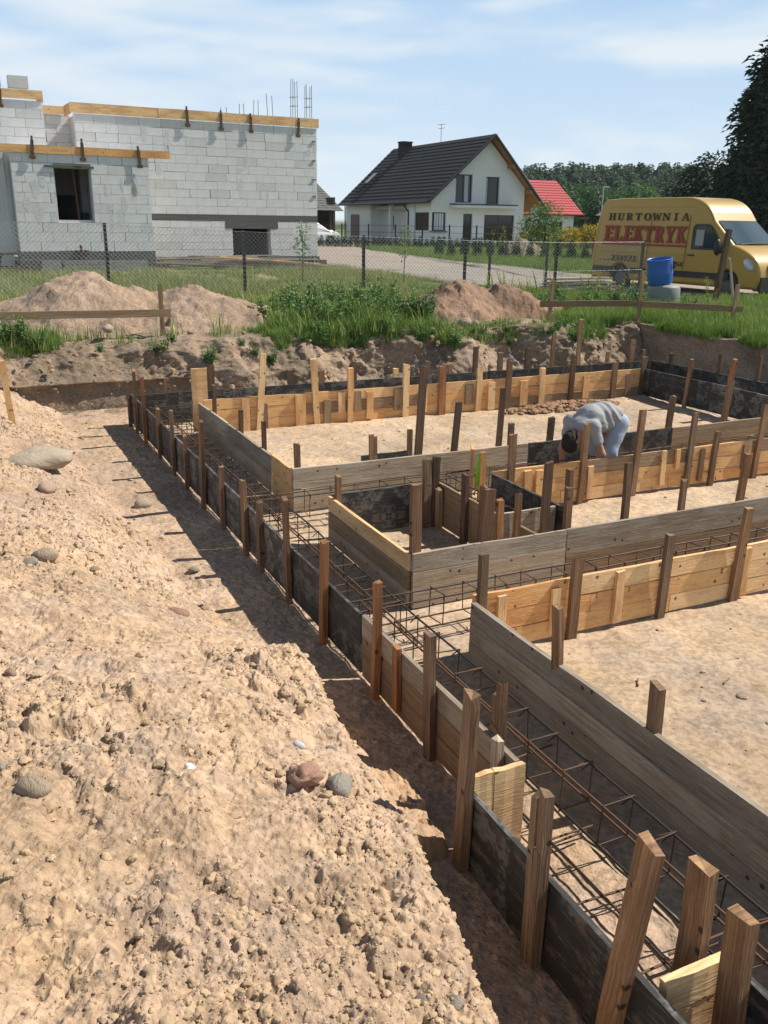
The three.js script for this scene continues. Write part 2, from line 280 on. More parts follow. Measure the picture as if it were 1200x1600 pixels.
const meadowTone = (x, y, z) => {
  const n = fbm(x * 0.5, z * 0.5, 4, 510), m = fbm(x * 3, z * 3, 3, 511), bare = ss(0.56, 0.72, n * 0.7 + m * 0.3 + ss(-19, -22, z) * ss(12, 8, x) * 0.06);
  const g = [mix(0.085, 0.17, m), mix(0.13, 0.19, m), mix(0.03, 0.055, m)], s = [0.42, 0.34, 0.22]; return g.map((q, i) => mix(q, s[i], bare * 0.8));
};
{
  const a = gridGeo(240, 150, (u, v) => { const z = -13.1 - 60 * Math.pow(v, 1.7), x = mix(60, -30, u); return [x, meadowHeight(x, z), z]; }, 0.5);
  const flat = (x0, x1, z0, z1, n = 30) => gridGeo(n, n, (u, v) => { const x = mix(x1, x0, u), z = mix(z1, z0, v); return [x, 0.70, z]; }, 0.5);
  const e = gridGeo(60, 60, (u, v) => { const x = mix(60, 11.7, u), z = mix(40, -13.2, v); return [x, mix(GRADE - 0.03, meadowHeight(x, z), ss(11.7, 13, x)), z]; }, 0.5);
  const w = gridGeo(20, 40, (u, v) => { const x = mix(-7.9, -30, u), z = mix(40, -13.2, v); return [x, 0.78, z]; }, 0.5);
  const s = gridGeo(40, 20, (u, v) => { const x = mix(11.8, -8, u), z = mix(40, 3.9, v); return [x, 0.5 + 0.28 * ss(0, 0.2, 1 - v), z]; }, 0.5);
  const far = [flat(-600, 600, -700, -72), flat(60, 600, -72.5, 40.2), flat(-600, -30, -72.5, 40.2), flat(-600, 600, 40, 500)];
  struct('meadow', colorGeo(mergeGeometries([a, e, w, s, ...far]), meadowTone), meadowMat);
}
// unpaved road towards the houses
{
  const sh = new THREE.Shape(roadPts.map(([x, z]) => new THREE.Vector2(x, z)));
  const base = new THREE.ShapeGeometry(sh); let tris = [], P = base.attributes.position, I = base.index.array;
  for (let i = 0; i < I.length; i += 3) tris.push([0, 1, 2].map((k) => [P.getX(I[i + k]), P.getY(I[i + k])]));
  for (let it = 0; it < 5; it++) { const out = []; for (const [a, b, c] of tris) { const m = (p, q) => [(p[0] + q[0]) / 2, (p[1] + q[1]) / 2]; const L = Math.max(Math.hypot(a[0] - b[0], a[1] - b[1]), Math.hypot(c[0] - b[0], c[1] - b[1]), Math.hypot(a[0] - c[0], a[1] - c[1])); if (L < 1.2) { out.push([a, b, c]); continue; } const ab = m(a, b), bc = m(b, c), ca = m(c, a); out.push([a, ab, ca], [ab, b, bc], [ca, bc, c], [ab, bc, ca]); } tris = out; }
  const pos = [], uv = []; for (const t of tris) { const ar = (t[1][0] - t[0][0]) * (t[2][1] - t[0][1]) - (t[2][0] - t[0][0]) * (t[1][1] - t[0][1]); for (const [x, z] of ar > 0 ? [t[0], t[2], t[1]] : t) { pos.push(x, meadowHeight(x, z) + 0.05, z); uv.push(x * 0.4, z * 0.4); } }
  const g = new THREE.BufferGeometry(); g.setAttribute('position', new THREE.Float32BufferAttribute(pos, 3)); g.setAttribute('uv', new THREE.Float32BufferAttribute(uv, 2)); g.computeVertexNormals();
  struct('road', colorGeo(g, (x, y, z) => { const n = fbm(x * 0.8, z * 0.8, 4, 520), t = ss(-24, -40, z); return [mix(0.30, 0.42, n) * mix(0.92, 1.05, t), mix(0.275, 0.35, n) * mix(0.95, 1, t), mix(0.24, 0.28, n)]; }), std({ map: sandMap, bumpMap: sandBump, bumpScale: 0.02, vertexColors: true, roughness: 1 }));
}
// heaps of dug soil
function heap(label, pos, w, d, peaks, seed, tone, nx = 190, nz = 130) {
  const g = gridGeo(nx, nz, (u, v) => {
    const x = mix(w / 2, -w / 2, u), z = mix(d / 2, -d / 2, v), X = x + pos[0], Z = z + pos[2]; let h = 0;
    for (const [px, pz, r, ph] of peaks) { const q = Math.hypot((x - px) / r, (z - pz) / (r * 0.75)); h = Math.max(h, ph * (1 - ss(0, 1, q)) * 0.55 + ph * 0.45 * Math.max(0, 1 - q)) ; }
    const e = ss(0, 0.12, h), wx = X + (n2(X * 9, Z * 9, seed) - 0.5) * 0.12, wz = Z + (n2(X * 9, Z * 9, seed + 1) - 0.5) * 0.12;
    h += e * ((fbm(X * 2.2, Z * 2.2, 4, seed + 2) - 0.5) * 0.28 + lumps(wx, wz, 0.4, 0.4, seed + 33) * 0.3 + lumps(wx, wz, 0.28, 0.4, seed + 3) * 0.5 + lumps(wx, wz, 0.12, 0.5, seed + 13) * 0.7 + lumps(wx, wz, 0.05, 0.5, seed + 23) * 0.8);
    return [x, h - 0.12 * (1 - e), z];
  });
  return solo('soil_heap', colorGeo(g, (x, y, z) => tone(x + pos[0], z + pos[2], y)), M.soil, label, 'soil heap', 'heaps of dug soil', pos);
}
heap('wide pale sandy soil heap with two humps behind the long batter board', [2.1, GRADE - 0.02, -14.6], 7.6, 4.4, [[-0.3, 0, 2.2, 0.84], [1.35, 0.1, 2.2, 0.62], [-2.2, 0.1, 1.9, 0.5], [0.5, 0.2, 1.4, 0.56]], 600, (x, z, y) => { const t = sandTone(x, z, y); return [t[0] * 0.74, t[1] * 0.75, t[2] * 0.77]; });
heap('smaller reddish brown soil heap between grass and batter board corner', [8.7, GRADE - 0.02, -14.3], 4.6, 3.6, [[-0.3, -0.1, 1.6, 0.66], [0.6, 0, 1.5, 0.58], [-0.9, 0.3, 1.1, 0.4]], 660, (x, z, y) => { const t = sandTone(x, z, y); return [t[0] * 0.6, t[1] * 0.53, t[2] * 0.5]; });

// ---------------------------------------------------------------- boards, stakes and formwork
// a sawn board: length along x, height along y, thickness along z, slightly warped, with uneven ends
function boardGeo(L, h, t, { seg = 3, wob = 0.004, ragged = 0.004, taper = 0 } = {}) {
  const st = []; for (let i = 0; i <= seg; i++) {
    const x = -L / 2 + (L * i) / seg, e = i === 0 || i === seg, w = () => rr(-wob, wob), tp = 1 - taper * (i / seg), dy = w(), dz = w() * 0.6;
    st.push([[-1, -1], [1, -1], [1, 1], [-1, 1]].map(([a, b]) => [x + (e ? rr(-ragged, ragged) : 0), (b * h * tp) / 2 + dy + w() * 0.4, (a * t * tp) / 2 + dz]));
  }
  const pos = [], uv = [], ou = rr(0, 5), ov = rr(0, 5), us = 1 / 1.1, vs = 1 / 0.26;
  const quad = (a, b, c, d, f) => { for (const p of [a, b, c, a, c, d]) { pos.push(...p); const q = f(p); uv.push(q[0] * us + ou, q[1] * vs + ov); } };
  for (let i = 0; i < seg; i++) for (let k = 0; k < 4; k++) { const k2 = (k + 1) % 4, A = st[i], B = st[i + 1]; quad(A[k], B[k], B[k2], A[k2], k % 2 ? (p) => [p[0], p[1]] : (p) => [p[0], p[2] + 0.4]); }
  const endUv = (p) => [p[2] * 0.2 + 3, p[1] * 0.6];
  quad(st[0][0], st[0][1], st[0][2], st[0][3], endUv); quad(st[seg][3], st[seg][2], st[seg][1], st[seg][0], endUv);
  const g = new THREE.BufferGeometry(); g.setAttribute('position', new THREE.Float32BufferAttribute(pos, 3)); g.setAttribute('uv', new THREE.Float32BufferAttribute(uv, 2)); g.computeVertexNormals(); return g;
}
// upright stake: stands on y = -0.06 of its origin, top at height
function stakeGeo(height, w, t, { split = false, ragged = 0.012 } = {}) {
  const L = height + 0.08, mk = (ww, LL, r) => boardGeo(LL, ww, t, { seg: 3, wob: 0.0035, ragged: r }).rotateZ(Math.PI / 2).translate(0, LL / 2 - 0.08, 0);
  if (!split) return mk(w, L, ragged);
  return mergeGeometries([mk(w * 0.46, L, 0.02).translate(-w * 0.26, 0, 0), mk(w * 0.46, L - rr(0.02, 0.05), 0.02).translate(w * 0.25, 0, rr(-0.004, 0.004)), mk(w * 0.9, L * 0.72, 0.01)]);
}
/* one formwork wall: axis 'x' runs along x at z = c, axis 'z' runs along z at x = c.
   rows: from the bottom up, each [height, material list, split positions along the run]
   stakes: [along, top, side (+1 towards +z or +x), width, materials, lean along, lean across, split]
   battens: [along, bottom, top, side, width, materials] */
function formwork(label, axis, c, a, b, rows, stakes = [], battens = [], { y0 = 0.012, t = 0.024, dip = 0 } = {}) {
  const mid = (a + b) / 2, o = thing('formwork_wall', label, 'formwork', axis === 'x' ? [mid, 0, c] : [c, 0, mid], 'timber formwork walls of the foundation');
  if (axis === 'z') o.rotation.y = Math.PI / 2;
  const loc = axis === 'x' ? (s) => s - mid : (s) => -(s - mid), sd = 1; // for axis z local +z is world +x
  let y = y0;
  for (const [h, mats, splits = [], kind = 'plank', extra = {}] of rows) {
    const cuts = [a, ...splits, b].sort((p, q) => p - q);
    for (let i = 1; i < cuts.length; i++) {
      const L = cuts[i] - cuts[i - 1] - 0.005, hh = h - 0.006;
      part(kind, boardGeo(L, hh, t, { seg: Math.max(3, Math.min(8, Math.round(L / 0.5))), wob: kind === 'panel' ? 0.003 : 0.004 }), pick(mats), o, [loc((cuts[i] + cuts[i - 1]) / 2), y + hh / 2, rr(-0.0025, 0.0025)], [rr(-0.01, 0.01), 0, rr(-0.0025, 0.0025)]);
    }
    y += h;
  }
  for (const [s, top, side = 1, w = 0.055, mats = M.stake, la = 0, lc = 0, split = false] of stakes) {
    const th = rr(0.03, 0.038), z = side * sd * (t / 2 + th / 2 + 0.006);
    part('stake', stakeGeo(top, w, th, { split }), pick(mats), o, [loc(s), 0, z], [side * lc + side * rr(-0.02, 0.03), rr(-0.08, 0.08), (axis === 'x' ? -1 : 1) * la + rr(-0.02, 0.02)]);
  }
  for (const [s, b0, b1, side = 1, w = 0.06, mats = M.fresh] of battens) {
    const L = b1 - b0; part('batten', boardGeo(L, w, 0.024, { wob: 0.002 }).rotateZ(Math.PI / 2), pick(mats), o, [loc(s), (b0 + b1) / 2, side * sd * (t / 2 + 0.016)], [0, 0, rr(-0.02, 0.02)]);
  }
  return o;
}
const P3 = (mats, s = []) => [[0.125, mats, s], [0.125, mats, s], [0.125, mats, s]];
const cutUp = (a, b, step, jit = 0.1) => { const r = []; for (let s = a + step; s < b - step * 0.4; s += step) r.push(s + rr(-jit, jit)); return r; };

// west side, outer line
formwork('long outer formwork of black weathered panels beside the sandy trench', 'z', 1.78, -10.92, -3.98,
  [[0.36, M.ply, [-9.9, -8.75, -7.6, -6.25, -5.05], 'panel']],
  [[-10.80, 0.55, -1, 0.05, M.stake, 0.06], [-10.38, 0.76, -1, 0.045, M.stake, 0.1], [-9.86, 0.77, -1, 0.055, M.stakeOrange, 0.1], [-9.13, 0.54, -1, 0.055, M.stake, 0.06], [-8.45, 0.65, -1, 0.06, M.stake, 0.07], [-7.91, 0.51, -1, 0.055], [-7.30, 0.81, -1, 0.07, M.stake, 0.16], [-6.69, 0.52, -1, 0.06], [-6.04, 0.59, -1, 0.06], [-5.68, 0.53, -1, 0.06], [-5.08, 0.73, -1, 0.06], [-4.46, 0.66, -1, 0.05, M.stakeOrange, 0.08]], [], { y0: 0.03, t: 0.02 });
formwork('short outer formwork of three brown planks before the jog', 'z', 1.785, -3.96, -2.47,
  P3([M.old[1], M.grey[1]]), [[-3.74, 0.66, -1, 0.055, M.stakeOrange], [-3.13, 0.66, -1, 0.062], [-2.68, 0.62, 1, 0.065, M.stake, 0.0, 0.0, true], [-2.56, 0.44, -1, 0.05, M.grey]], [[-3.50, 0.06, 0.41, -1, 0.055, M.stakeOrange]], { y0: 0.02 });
formwork('fresh yellow return board closing the jog of the outer formwork', 'x', -2.455, 1.56, 1.80, [[0.375, [M.fresh[2]], [1.66]]], [], [], { y0: 0.02, t: 0.026 });
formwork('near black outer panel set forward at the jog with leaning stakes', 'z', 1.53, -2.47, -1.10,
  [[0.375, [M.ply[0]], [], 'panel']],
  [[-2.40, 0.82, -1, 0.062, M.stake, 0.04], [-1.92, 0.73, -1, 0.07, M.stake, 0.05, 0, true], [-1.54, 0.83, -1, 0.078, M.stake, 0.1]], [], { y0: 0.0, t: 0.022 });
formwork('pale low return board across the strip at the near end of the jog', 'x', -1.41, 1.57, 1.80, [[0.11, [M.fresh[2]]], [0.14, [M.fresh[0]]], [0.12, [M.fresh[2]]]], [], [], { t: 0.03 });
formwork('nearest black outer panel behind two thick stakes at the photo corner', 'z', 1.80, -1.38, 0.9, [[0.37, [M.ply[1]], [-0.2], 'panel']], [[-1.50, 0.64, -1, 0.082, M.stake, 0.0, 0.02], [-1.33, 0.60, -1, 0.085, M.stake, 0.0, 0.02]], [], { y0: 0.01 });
// west side, inner line
formwork('far grey plank formwork on the inner side of the long strip', 'z', 2.43, -10.12, -7.45, [[0.18, M.grey], [0.18, M.grey, [-8.9]]], [[-9.6, 0.66, 1, 0.05, M.stakeDark], [-8.56, 0.57, 1, 0.05, M.stakeDark], [-7.78, 0.61, 1, 0.05, M.stakeDark]]);
formwork('short tan plank formwork at the corner of the far room', 'z', 2.435, -7.44, -6.9, [[0.19, [M.fresh[0]]], [0.18, [M.fresh[1]]]], []);
formwork('middle tan and grey plank formwork beside the small room', 'z', 2.43, -6.06, -4.69, [[0.125, M.grey], [0.125, M.old], [0.12, [M.fresh[0]]]], [[-5.98, 0.56, 1, 0.05]]);
formwork('large grey plank formwork running to the right edge in the foreground', 'z', 2.43, -3.9, 1.2, [[0.13, M.grey, [-0.6]], [0.12, M.grey, [-1.2]], [0.13, M.grey, [-0.8]]], [[-3.11, 0.68, 1, 0.055, M.stake, 0.03, -0.12], [-2.45, 0.60, 1, 0.06, M.stake, 0.02, -0.06], [-1.2, 0.62, 1, 0.06]], [], { y0: 0.0, t: 0.028 });
// near cross strip
formwork('fresh yellow three plank formwork in front of the near cross strip', 'x', -3.95, 2.46, 6.6,
  [[0.12, M.fresh, [3.95]], [0.125, M.fresh, [3.3, 4.6]], [0.13, M.fresh, [3.16, 3.9, 4.6]]],
  [[2.50, 0.64, 1, 0.05], [3.15, 0.51, 1, 0.062, M.stake], [3.85, 0.57, 1, 0.06], [4.48, 0.67, 1, 0.062], [5.6, 0.6, 1]],
  [[2.64, 0.06, 0.36, 1, 0.055, [M.fresh[2]]], [3.02, 0.05, 0.34, 1, 0.055, [M.fresh[2]]], [3.5, 0.03, 0.375, 1, 0.06], [4.57, 0.03, 0.37, 1, 0.055], [5.2, 0.03, 0.36]]);
formwork('grey two plank formwork behind the near cross strip left section', 'x', -4.67, 2.44, 3.64, [[0.12, M.grey], [0.13, M.grey], [0.13, [M.grey[0]]]],
  [[2.48, 0.84, -1, 0.07, M.stake], [2.99, 0.73, -1, 0.075, M.stake, 0.04], [3.12, 0.66, -1, 0.05, M.stakeOrange], [3.48, 0.88, -1, 0.055, M.stakeDark]]);
formwork('old brown plank formwork behind the near cross strip right section', 'x', -4.672, 3.65, 7.4, [[0.18, M.old, [5.6]], [0.20, [M.old[0], M.grey[1]], [6.4]]],
  [[3.68, 0.67, -1, 0.05], [4.19, 0.80, -1, 0.05, M.stakeDark], [4.72, 0.61, -1, 0.045], [5.30, 0.75, -1, 0.055, M.stakeOrange, 0.05], [6.2, 0.7, -1]]);
// middle cross strip
formwork('grey two plank formwork at the front of the far room left of the worker', 'x', -6.88, 2.42, 4.82, [[0.19, M.grey, [3.72]], [0.19, M.grey, [3.72]]],
  [[2.48, 0.59, -1, 0.05], [3.20, 0.60, -1, 0.075, M.stake, 0, 0, true], [3.63, 1.18, -1, 0.065, M.stakeDark, 0.06], [4.0, 0.84, -1, 0.055, M.stakeDark, 0.06], [4.5, 0.94, -1, 0.05, M.stakeDark, 0.04], [4.63, 0.59, -1, 0.05]]);
formwork('black panel formwork just behind the stooping worker', 'x', -6.885, 4.83, 6.62, [[0.38, [M.ply[0], M.ply[1]], [5.7], 'panel']], [[5.1, 0.61, -1, 0.06, M.stakeDark], [6.6, 0.71, -1, 0.06, M.stake, 0.06]]);
formwork('brown plank formwork at the front of the far room by the right edge', 'x', -6.88, 6.63, 9.4, [[0.19, M.old], [0.19, M.old]], [[7.37, 0.83, -1, 0.06, M.stake, 0.1], [8.3, 0.7, -1]]);
formwork('black panel formwork at the back of the small room', 'x', -6.12, 2.46, 3.38, [[0.36, [M.ply[0]], [], 'panel']], [[3.37, 0.60, 1, 0.06, M.stakeDark], [3.30, 0.58, 1, 0.07, M.stake]]);
formwork('light brown three plank formwork in front of the stooping worker', 'x', -6.16, 3.97, 9.4,
  [[0.12, M.fresh, [4.7, 5.95]], [0.125, [M.fresh[1], M.old[2], M.fresh[3]], [4.5, 6.5]], [0.13, [M.old[2], M.fresh[1], M.old[0]], [4.9, 6.2, 7.0]]],
  [[4.14, 0.70, 1, 0.065, M.stake], [4.90, 0.73, 1, 0.058, M.stake, 0.02], [5.50, 0.80, 1, 0.06, M.stake, 0.02], [6.16, 0.73, 1, 0.058, M.stake, 0.03], [6.47, 0.53, 1, 0.05], [7.05, 0.74, 1, 0.06, M.stake, 0.06], [8.0, 0.7, 1]],
  [[4.32, 0.04, 0.36, 1, 0.07, [M.fresh[1]]], [4.44, 0.04, 0.35, 1, 0.07, [M.fresh[1]]], [5.00, 0.02, 0.33, 1, 0.06, [M.fresh[0]]], [5.85, 0.05, 0.39, 1, 0.055, [M.fresh[0]]], [6.02, 0.2, 0.39, 1, 0.05, [M.fresh[1]]], [6.33, 0.04, 0.36, 1, 0.05, M.old], [6.9, 0.1, 0.35, 1, 0.06, M.old]]);
// stub strip for the chimney base
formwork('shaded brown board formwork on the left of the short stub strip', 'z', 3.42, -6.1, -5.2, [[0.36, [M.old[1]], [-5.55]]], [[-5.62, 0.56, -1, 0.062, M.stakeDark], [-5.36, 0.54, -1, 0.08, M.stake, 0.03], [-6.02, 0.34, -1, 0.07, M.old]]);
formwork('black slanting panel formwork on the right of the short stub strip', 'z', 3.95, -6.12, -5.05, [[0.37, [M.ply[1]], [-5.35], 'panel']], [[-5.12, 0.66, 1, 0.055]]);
formwork('pale grey end board closing the short stub strip', 'x', -5.2, 3.44, 3.93, [[0.36, [M.grey[2]], [], 'panel']], [[3.56, 0.52, 1, 0.045, M.stakeOrange], [3.84, 0.36, 1, 0.03, M.stakeOrange]]);
formwork('loose brown brace board leaning beside the stub strip', 'z', 3.56, -5.1, -4.8, [[0.28, [M.old[1]]]], []);
{
  const o = thing('end_board', 'upright light brown board with bright green painted edge in the middle strip', 'board', [4.02, 0, -6.42]);
  part('plank', boardGeo(0.5, 0.2, 0.026).rotateZ(Math.PI / 2), M.fresh[1], o, [0, 0.25, -0.16], [0, Math.PI / 2 - 0.5, 0]);
  part('plank', boardGeo(0.5, 0.055, 0.03).rotateZ(Math.PI / 2), M.fresh[3], o, [-0.02, 0.25, 0.05]);
  const green = new THREE.Shape([new THREE.Vector2(0, 0), new THREE.Vector2(0.035, 0.02), new THREE.Vector2(0.035, 0.3), new THREE.Vector2(0.02, 0.32), new THREE.Vector2(-0.005, 0.16)]);
  part('paint', new THREE.ExtrudeGeometry(green, { depth: 0.004, bevelEnabled: false }), std({ color: lin(0.28, 0.7, 0.03), roughness: 0.6 }), o, [-0.08, 0.18, 0.05]).userData.label = 'bright green sprayed edge';
}
// far strip
formwork('orange plank formwork along the back of the far room', 'x', -10.05, 2.46, 9.0,
  [[0.14, [M.fresh[1], M.fresh[3], M.old[2]], [4.3, 6.6]], [0.14, [M.fresh[1], M.old[0], M.fresh[3]], [3.6, 5.3, 7.2]], [0.13, [M.fresh[1], M.old[2], M.fresh[0]], [4.36, 6.2, 8.0]]],
  [[3.12, 0.91, 1, 0.075, [M.fresh[2]], 0.06], [3.86, 0.82, 1, 0.075, [M.fresh[0]], -0.04], [4.3, 0.67, 1, 0.075, [M.fresh[1]]], [5.08, 0.68, 1, 0.085, [M.fresh[2]]], [5.61, 0.63, 1, 0.1, M.stakeOrange], [6.17, 0.58, 1, 0.08, [M.fresh[0]]], [6.64, 0.64, 1, 0.08, M.stake], [7.19, 0.51, 1, 0.085, [M.fresh[0]]], [7.68, 0.61, 1, 0.07, M.stakeDark, 0.04], [8.44, 0.53, 1, 0.08, M.stake], [8.96, 0.58, 1, 0.08, M.stake]],
  [[2.96, 0.0, 0.39, 1, 0.09, [M.fresh[0]]], [3.19, 0.0, 0.31, 1, 0.08, M.old], [3.65, 0.0, 0.39, 1, 0.13, [M.fresh[1]]], [4.0, 0.0, 0.3, 1, 0.09, M.old], [4.19, 0.13, 0.38, 1, 0.09, [M.fresh[2]]], [4.41, 0.12, 0.38, 1, 0.1, M.old], [4.58, 0.02, 0.36, 1, 0.09, [M.fresh[1]]], [4.98, 0.1, 0.37, 1, 0.12, M.old], [5.35, 0.04, 0.36, 1, 0.09, [M.fresh[0]]], [6.03, 0.1, 0.36, 1, 0.12, M.old], [6.38, 0.0, 0.37, 1, 0.1, [M.fresh[2]]], [6.9, 0.02, 0.36, 1, 0.12, [M.fresh[1]]], [7.95, 0.04, 0.36, 1, 0.1, [M.fresh[1]]], [8.72, 0.02, 0.35, 1, 0.1, M.old]], { y0: 0.0 });
formwork('black panel formwork on the outer side of the far strip', 'x', -10.72, 1.8, 9.7, [[0.385, M.ply, [3.0, 4.25, 5.5, 6.75, 8.0], 'panel']],
  [[2.2, 0.56, -1, 0.06], [2.75, 0.68, -1, 0.085, M.stakeDark], [3.78, 0.58, -1, 0.07], [4.21, 0.54, -1, 0.07], [4.68, 0.63, -1, 0.065], [5.31, 0.5, -1, 0.07, [M.fresh[0]]], [5.79, 0.58, -1, 0.075], [6.16, 0.52, -1, 0.06], [6.55, 0.74, -1, 0.07, M.stakeDark], [6.96, 0.64, -1, 0.08], [7.43, 0.68, -1, 0.08, M.stakeDark], [7.87, 0.87, -1, 0.06], [8.35, 1.06, -1, 0.065], [8.89, 0.56, -1, 0.06], [9.37, 0.72, -1, 0.08], [9.6, 0.56, -1, 0.05]], [], { y0: 0.01 });
formwork('wide upright fresh board at the far left corner of the strip', 'x', -10.16, 2.36, 2.55, [[0.75, [M.fresh[0]]]], [], [], { t: 0.025 });
// east strip
formwork('black scuffed panel formwork on the inner side of the right strip', 'z', 9.0, -10.02, -6.95, [[0.39, M.ply, [-8.8], 'panel']], [[-9.13, 0.67, -1, 0.06, M.stake, 0.05], [-8.4, 0.78, -1, 0.07, M.stakeOrange, 0.1], [-7.6, 0.6, -1]], [], { y0: 0.02 });
formwork('black panel formwork on the outer side of the right strip', 'z', 9.72, -10.7, -4.6, [[0.4, M.ply, [-9.4, -8.1, -6.9, -5.7], 'panel']], [[-10.3, 0.55, 1, 0.06, M.stakeDark], [-9.35, 0.66, 1, 0.06, M.stakeDark], [-8.66, 0.74, 1, 0.06, M.stake, 0.04], [-8.42, 0.65, 1, 0.07, M.stakeDark], [-7.6, 0.66, 1]], [], { y0: 0.01 });
{ // loose black offcut in the far room
  const o = thing('sheet_offcut', 'small black sheet offcut leaning behind the grey formwork of the far room', 'offcut', [3.42, 0.0, -7.12]);
  part('panel', boardGeo(0.5, 0.34, 0.02), M.ply[0], o, [0, 0.20, 0], [-0.06, 0.06, 0]);
  part('stake', stakeGeo(0.58, 0.045, 0.03), M.stake[0], o, [0.22, 0, 0.05]);
}
// ---------------------------------------------------------------- reinforcement cages
function tubeAlong(L, r, seg, wob) { const pts = []; for (let i = 0; i <= seg; i++) pts.push(new THREE.Vector3(-L / 2 + (L * i) / seg, rr(-wob, wob), rr(-wob, wob))); return new THREE.TubeGeometry(new THREE.CatmullRomCurve3(pts), seg * 3, r, 5, false); }
function rod(a, b, r = 0.003, n = 5) { const A = new THREE.Vector3(...a), B = new THREE.Vector3(...b), d = B.clone().sub(A), g = new THREE.CylinderGeometry(r, r, d.length(), n, 1); g.applyQuaternion(new THREE.Quaternion().setFromUnitVectors(new THREE.Vector3(0, 1, 0), d.clone().normalize())); return g.translate(...A.add(B).multiplyScalar(0.5).toArray()); }
function stirrupGeo(w, h) { const a = w / 2, e = 0.004; return mergeGeometries([rod([0, 0, -a], [0, 0, a], 0.0036), rod([0, h, -a - e], [0, h, a + e], 0.0036), rod([0, -e, -a], [0, h + e, -a], 0.0036), rod([0, -e, a], [0, h + e, a], 0.0036), rod([0.004, h, a], [0.02, h - 0.045, a - 0.04], 0.0036), rod([0.004, h, a], [0.02, h - 0.01, a - 0.06], 0.0036)]); }
const stirrups = [stirrupGeo(0.155, 0.19), stirrupGeo(0.15, 0.195), stirrupGeo(0.16, 0.185)];
function cage(label, axis, c, a, b, { y0 = 0.09, step = 0.226, w = 0.155 } = {}) {
  const mid = (a + b) / 2, L = b - a, o = thing('rebar_cage', label, 'rebar cage', axis === 'x' ? [mid, 0, c] : [c, 0, mid], 'rebar cages in the strips');
  if (axis === 'z') o.rotation.y = Math.PI / 2;
  for (const [yy, zz] of [[0.006, -1], [0.006, 1], [0.184, -1], [0.184, 1]]) part('main_bar', tubeAlong(L, 0.006, Math.ceil(L / 0.6), 0.006), pick(M.rebar), o, [rr(-0.06, 0.06), y0 + yy, zz * (w / 2 - 0.009)]);
  for (let s = -L / 2 + 0.08; s < L / 2 - 0.03; s += step * rr(0.9, 1.1)) part('stirrup', pick(stirrups), pick(M.rebar), o, [s, y0 + rr(-0.003, 0.003), 0], [rr(-0.03, 0.03), rr(-0.1, 0.1), rr(-0.06, 0.06)]);
  for (let s = -L / 2 + 0.3; s < L / 2; s += rr(0.9, 1.3)) part('spacer_rod', rod([s, 0, -0.19], [s + rr(-0.05, 0.05), 0, 0.19], 0.005), pick(M.rebar), o, [0, y0 - 0.008, 0]);
  return o;
}
cage('long rebar cage in the left strip running from the foreground to the far corner', 'z', 2.08, -10.6, 0.8);
cage('rebar cage in the near cross strip between fresh and grey planks', 'x', -4.29, 1.86, 7.2);
cage('rebar cage in the middle cross strip beneath the stooping worker', 'x', -6.52, 1.86, 9.3);
cage('rebar cage in the far strip between orange planks and black panels', 'x', -10.4, 1.86, 9.6);
cage('rebar cage in the right strip between two black panels', 'z', 9.36, -10.6, -4.8);
cage('short rebar cage in the stub strip beside the small room', 'z', 3.68, -6.6, -5.25);
{ // bottom mat at the jog
  const o = thing('rebar_mat', 'low rebar mat lying on sand in the widened strip at the jog', 'rebar mat', [1.86, 0.05, -1.95]);
  for (const x of [-0.16, 0.02]) part('bar', tubeAlong(1.25, 0.005, 3, 0.006).rotateY(Math.PI / 2), pick(M.rebar), o, [x, 0.012, rr(-0.03, 0.03)]);
  for (let z = -0.42; z < 0.55; z += 0.34) { part('bar', tubeAlong(0.46, 0.005, 2, 0.004), pick(M.rebar), o, [0.02, 0, z], [0, rr(-0.06, 0.06), 0]); if (R() < 0.6) part('bar', tubeAlong(0.4, 0.005, 2, 0.004), pick(M.rebar), o, [0.0, 0.001, z + 0.025], [0, rr(-0.06, 0.06), 0]); }
}
// ---------------------------------------------------------------- batter boards and stakes outside the pit
{
  const s = (o, x, y, z, h, w = 0.06, m = M.old, lean = 0) => part('stake', stakeGeo(h, w, 0.04), pick(m), o, [x, y, z], [0, 0, lean]);
  const a = thing('batter_board', 'long low batter board nailed to one stake before the sandy heap', 'batter board', [1.3, 0.82, -12.9], 'batter boards around the pit');
  part('plank', boardGeo(3.6, 0.105, 0.026, { seg: 5 }), M.old[2], a, [-0.35, 0.33, 0.05], [0, 0, -0.012]); s(a, 1.33, 0, 0, 0.7); s(a, -1.9, 0, 0, 0.6);
  const b = thing('batter_board', 'corner batter board of two planks on three stakes in the grass', 'batter board', [10.6, 0.74, -12.1], 'batter boards around the pit');
  s(b, -1.42, 0, -0.62, 0.74, 0.06, M.old, -0.06); s(b, 0, 0, 0, 0.92, 0.06); s(b, 1.36, 0, 0.78, 0.72, 0.075, M.old, -0.06);
  part('plank', boardGeo(1.75, 0.1, 0.026), M.old[1], b, [-0.78, 0.37, -0.33], [0, -0.41, 0.02]); part('plank', boardGeo(1.7, 0.1, 0.026), M.old[0], b, [0.78, 0.34, 0.42], [0, -0.52, -0.03]);
  const c = thing('survey_stake', 'single tan stake standing on the sand at the left edge', 'stake', [0.385, westHeight(0.385, -9.8) - 0.02, -9.8]);
  part('stake', stakeGeo(0.7, 0.06, 0.04), M.fresh[1], c, [0, 0, 0], [0, 0, 0.05]);
}

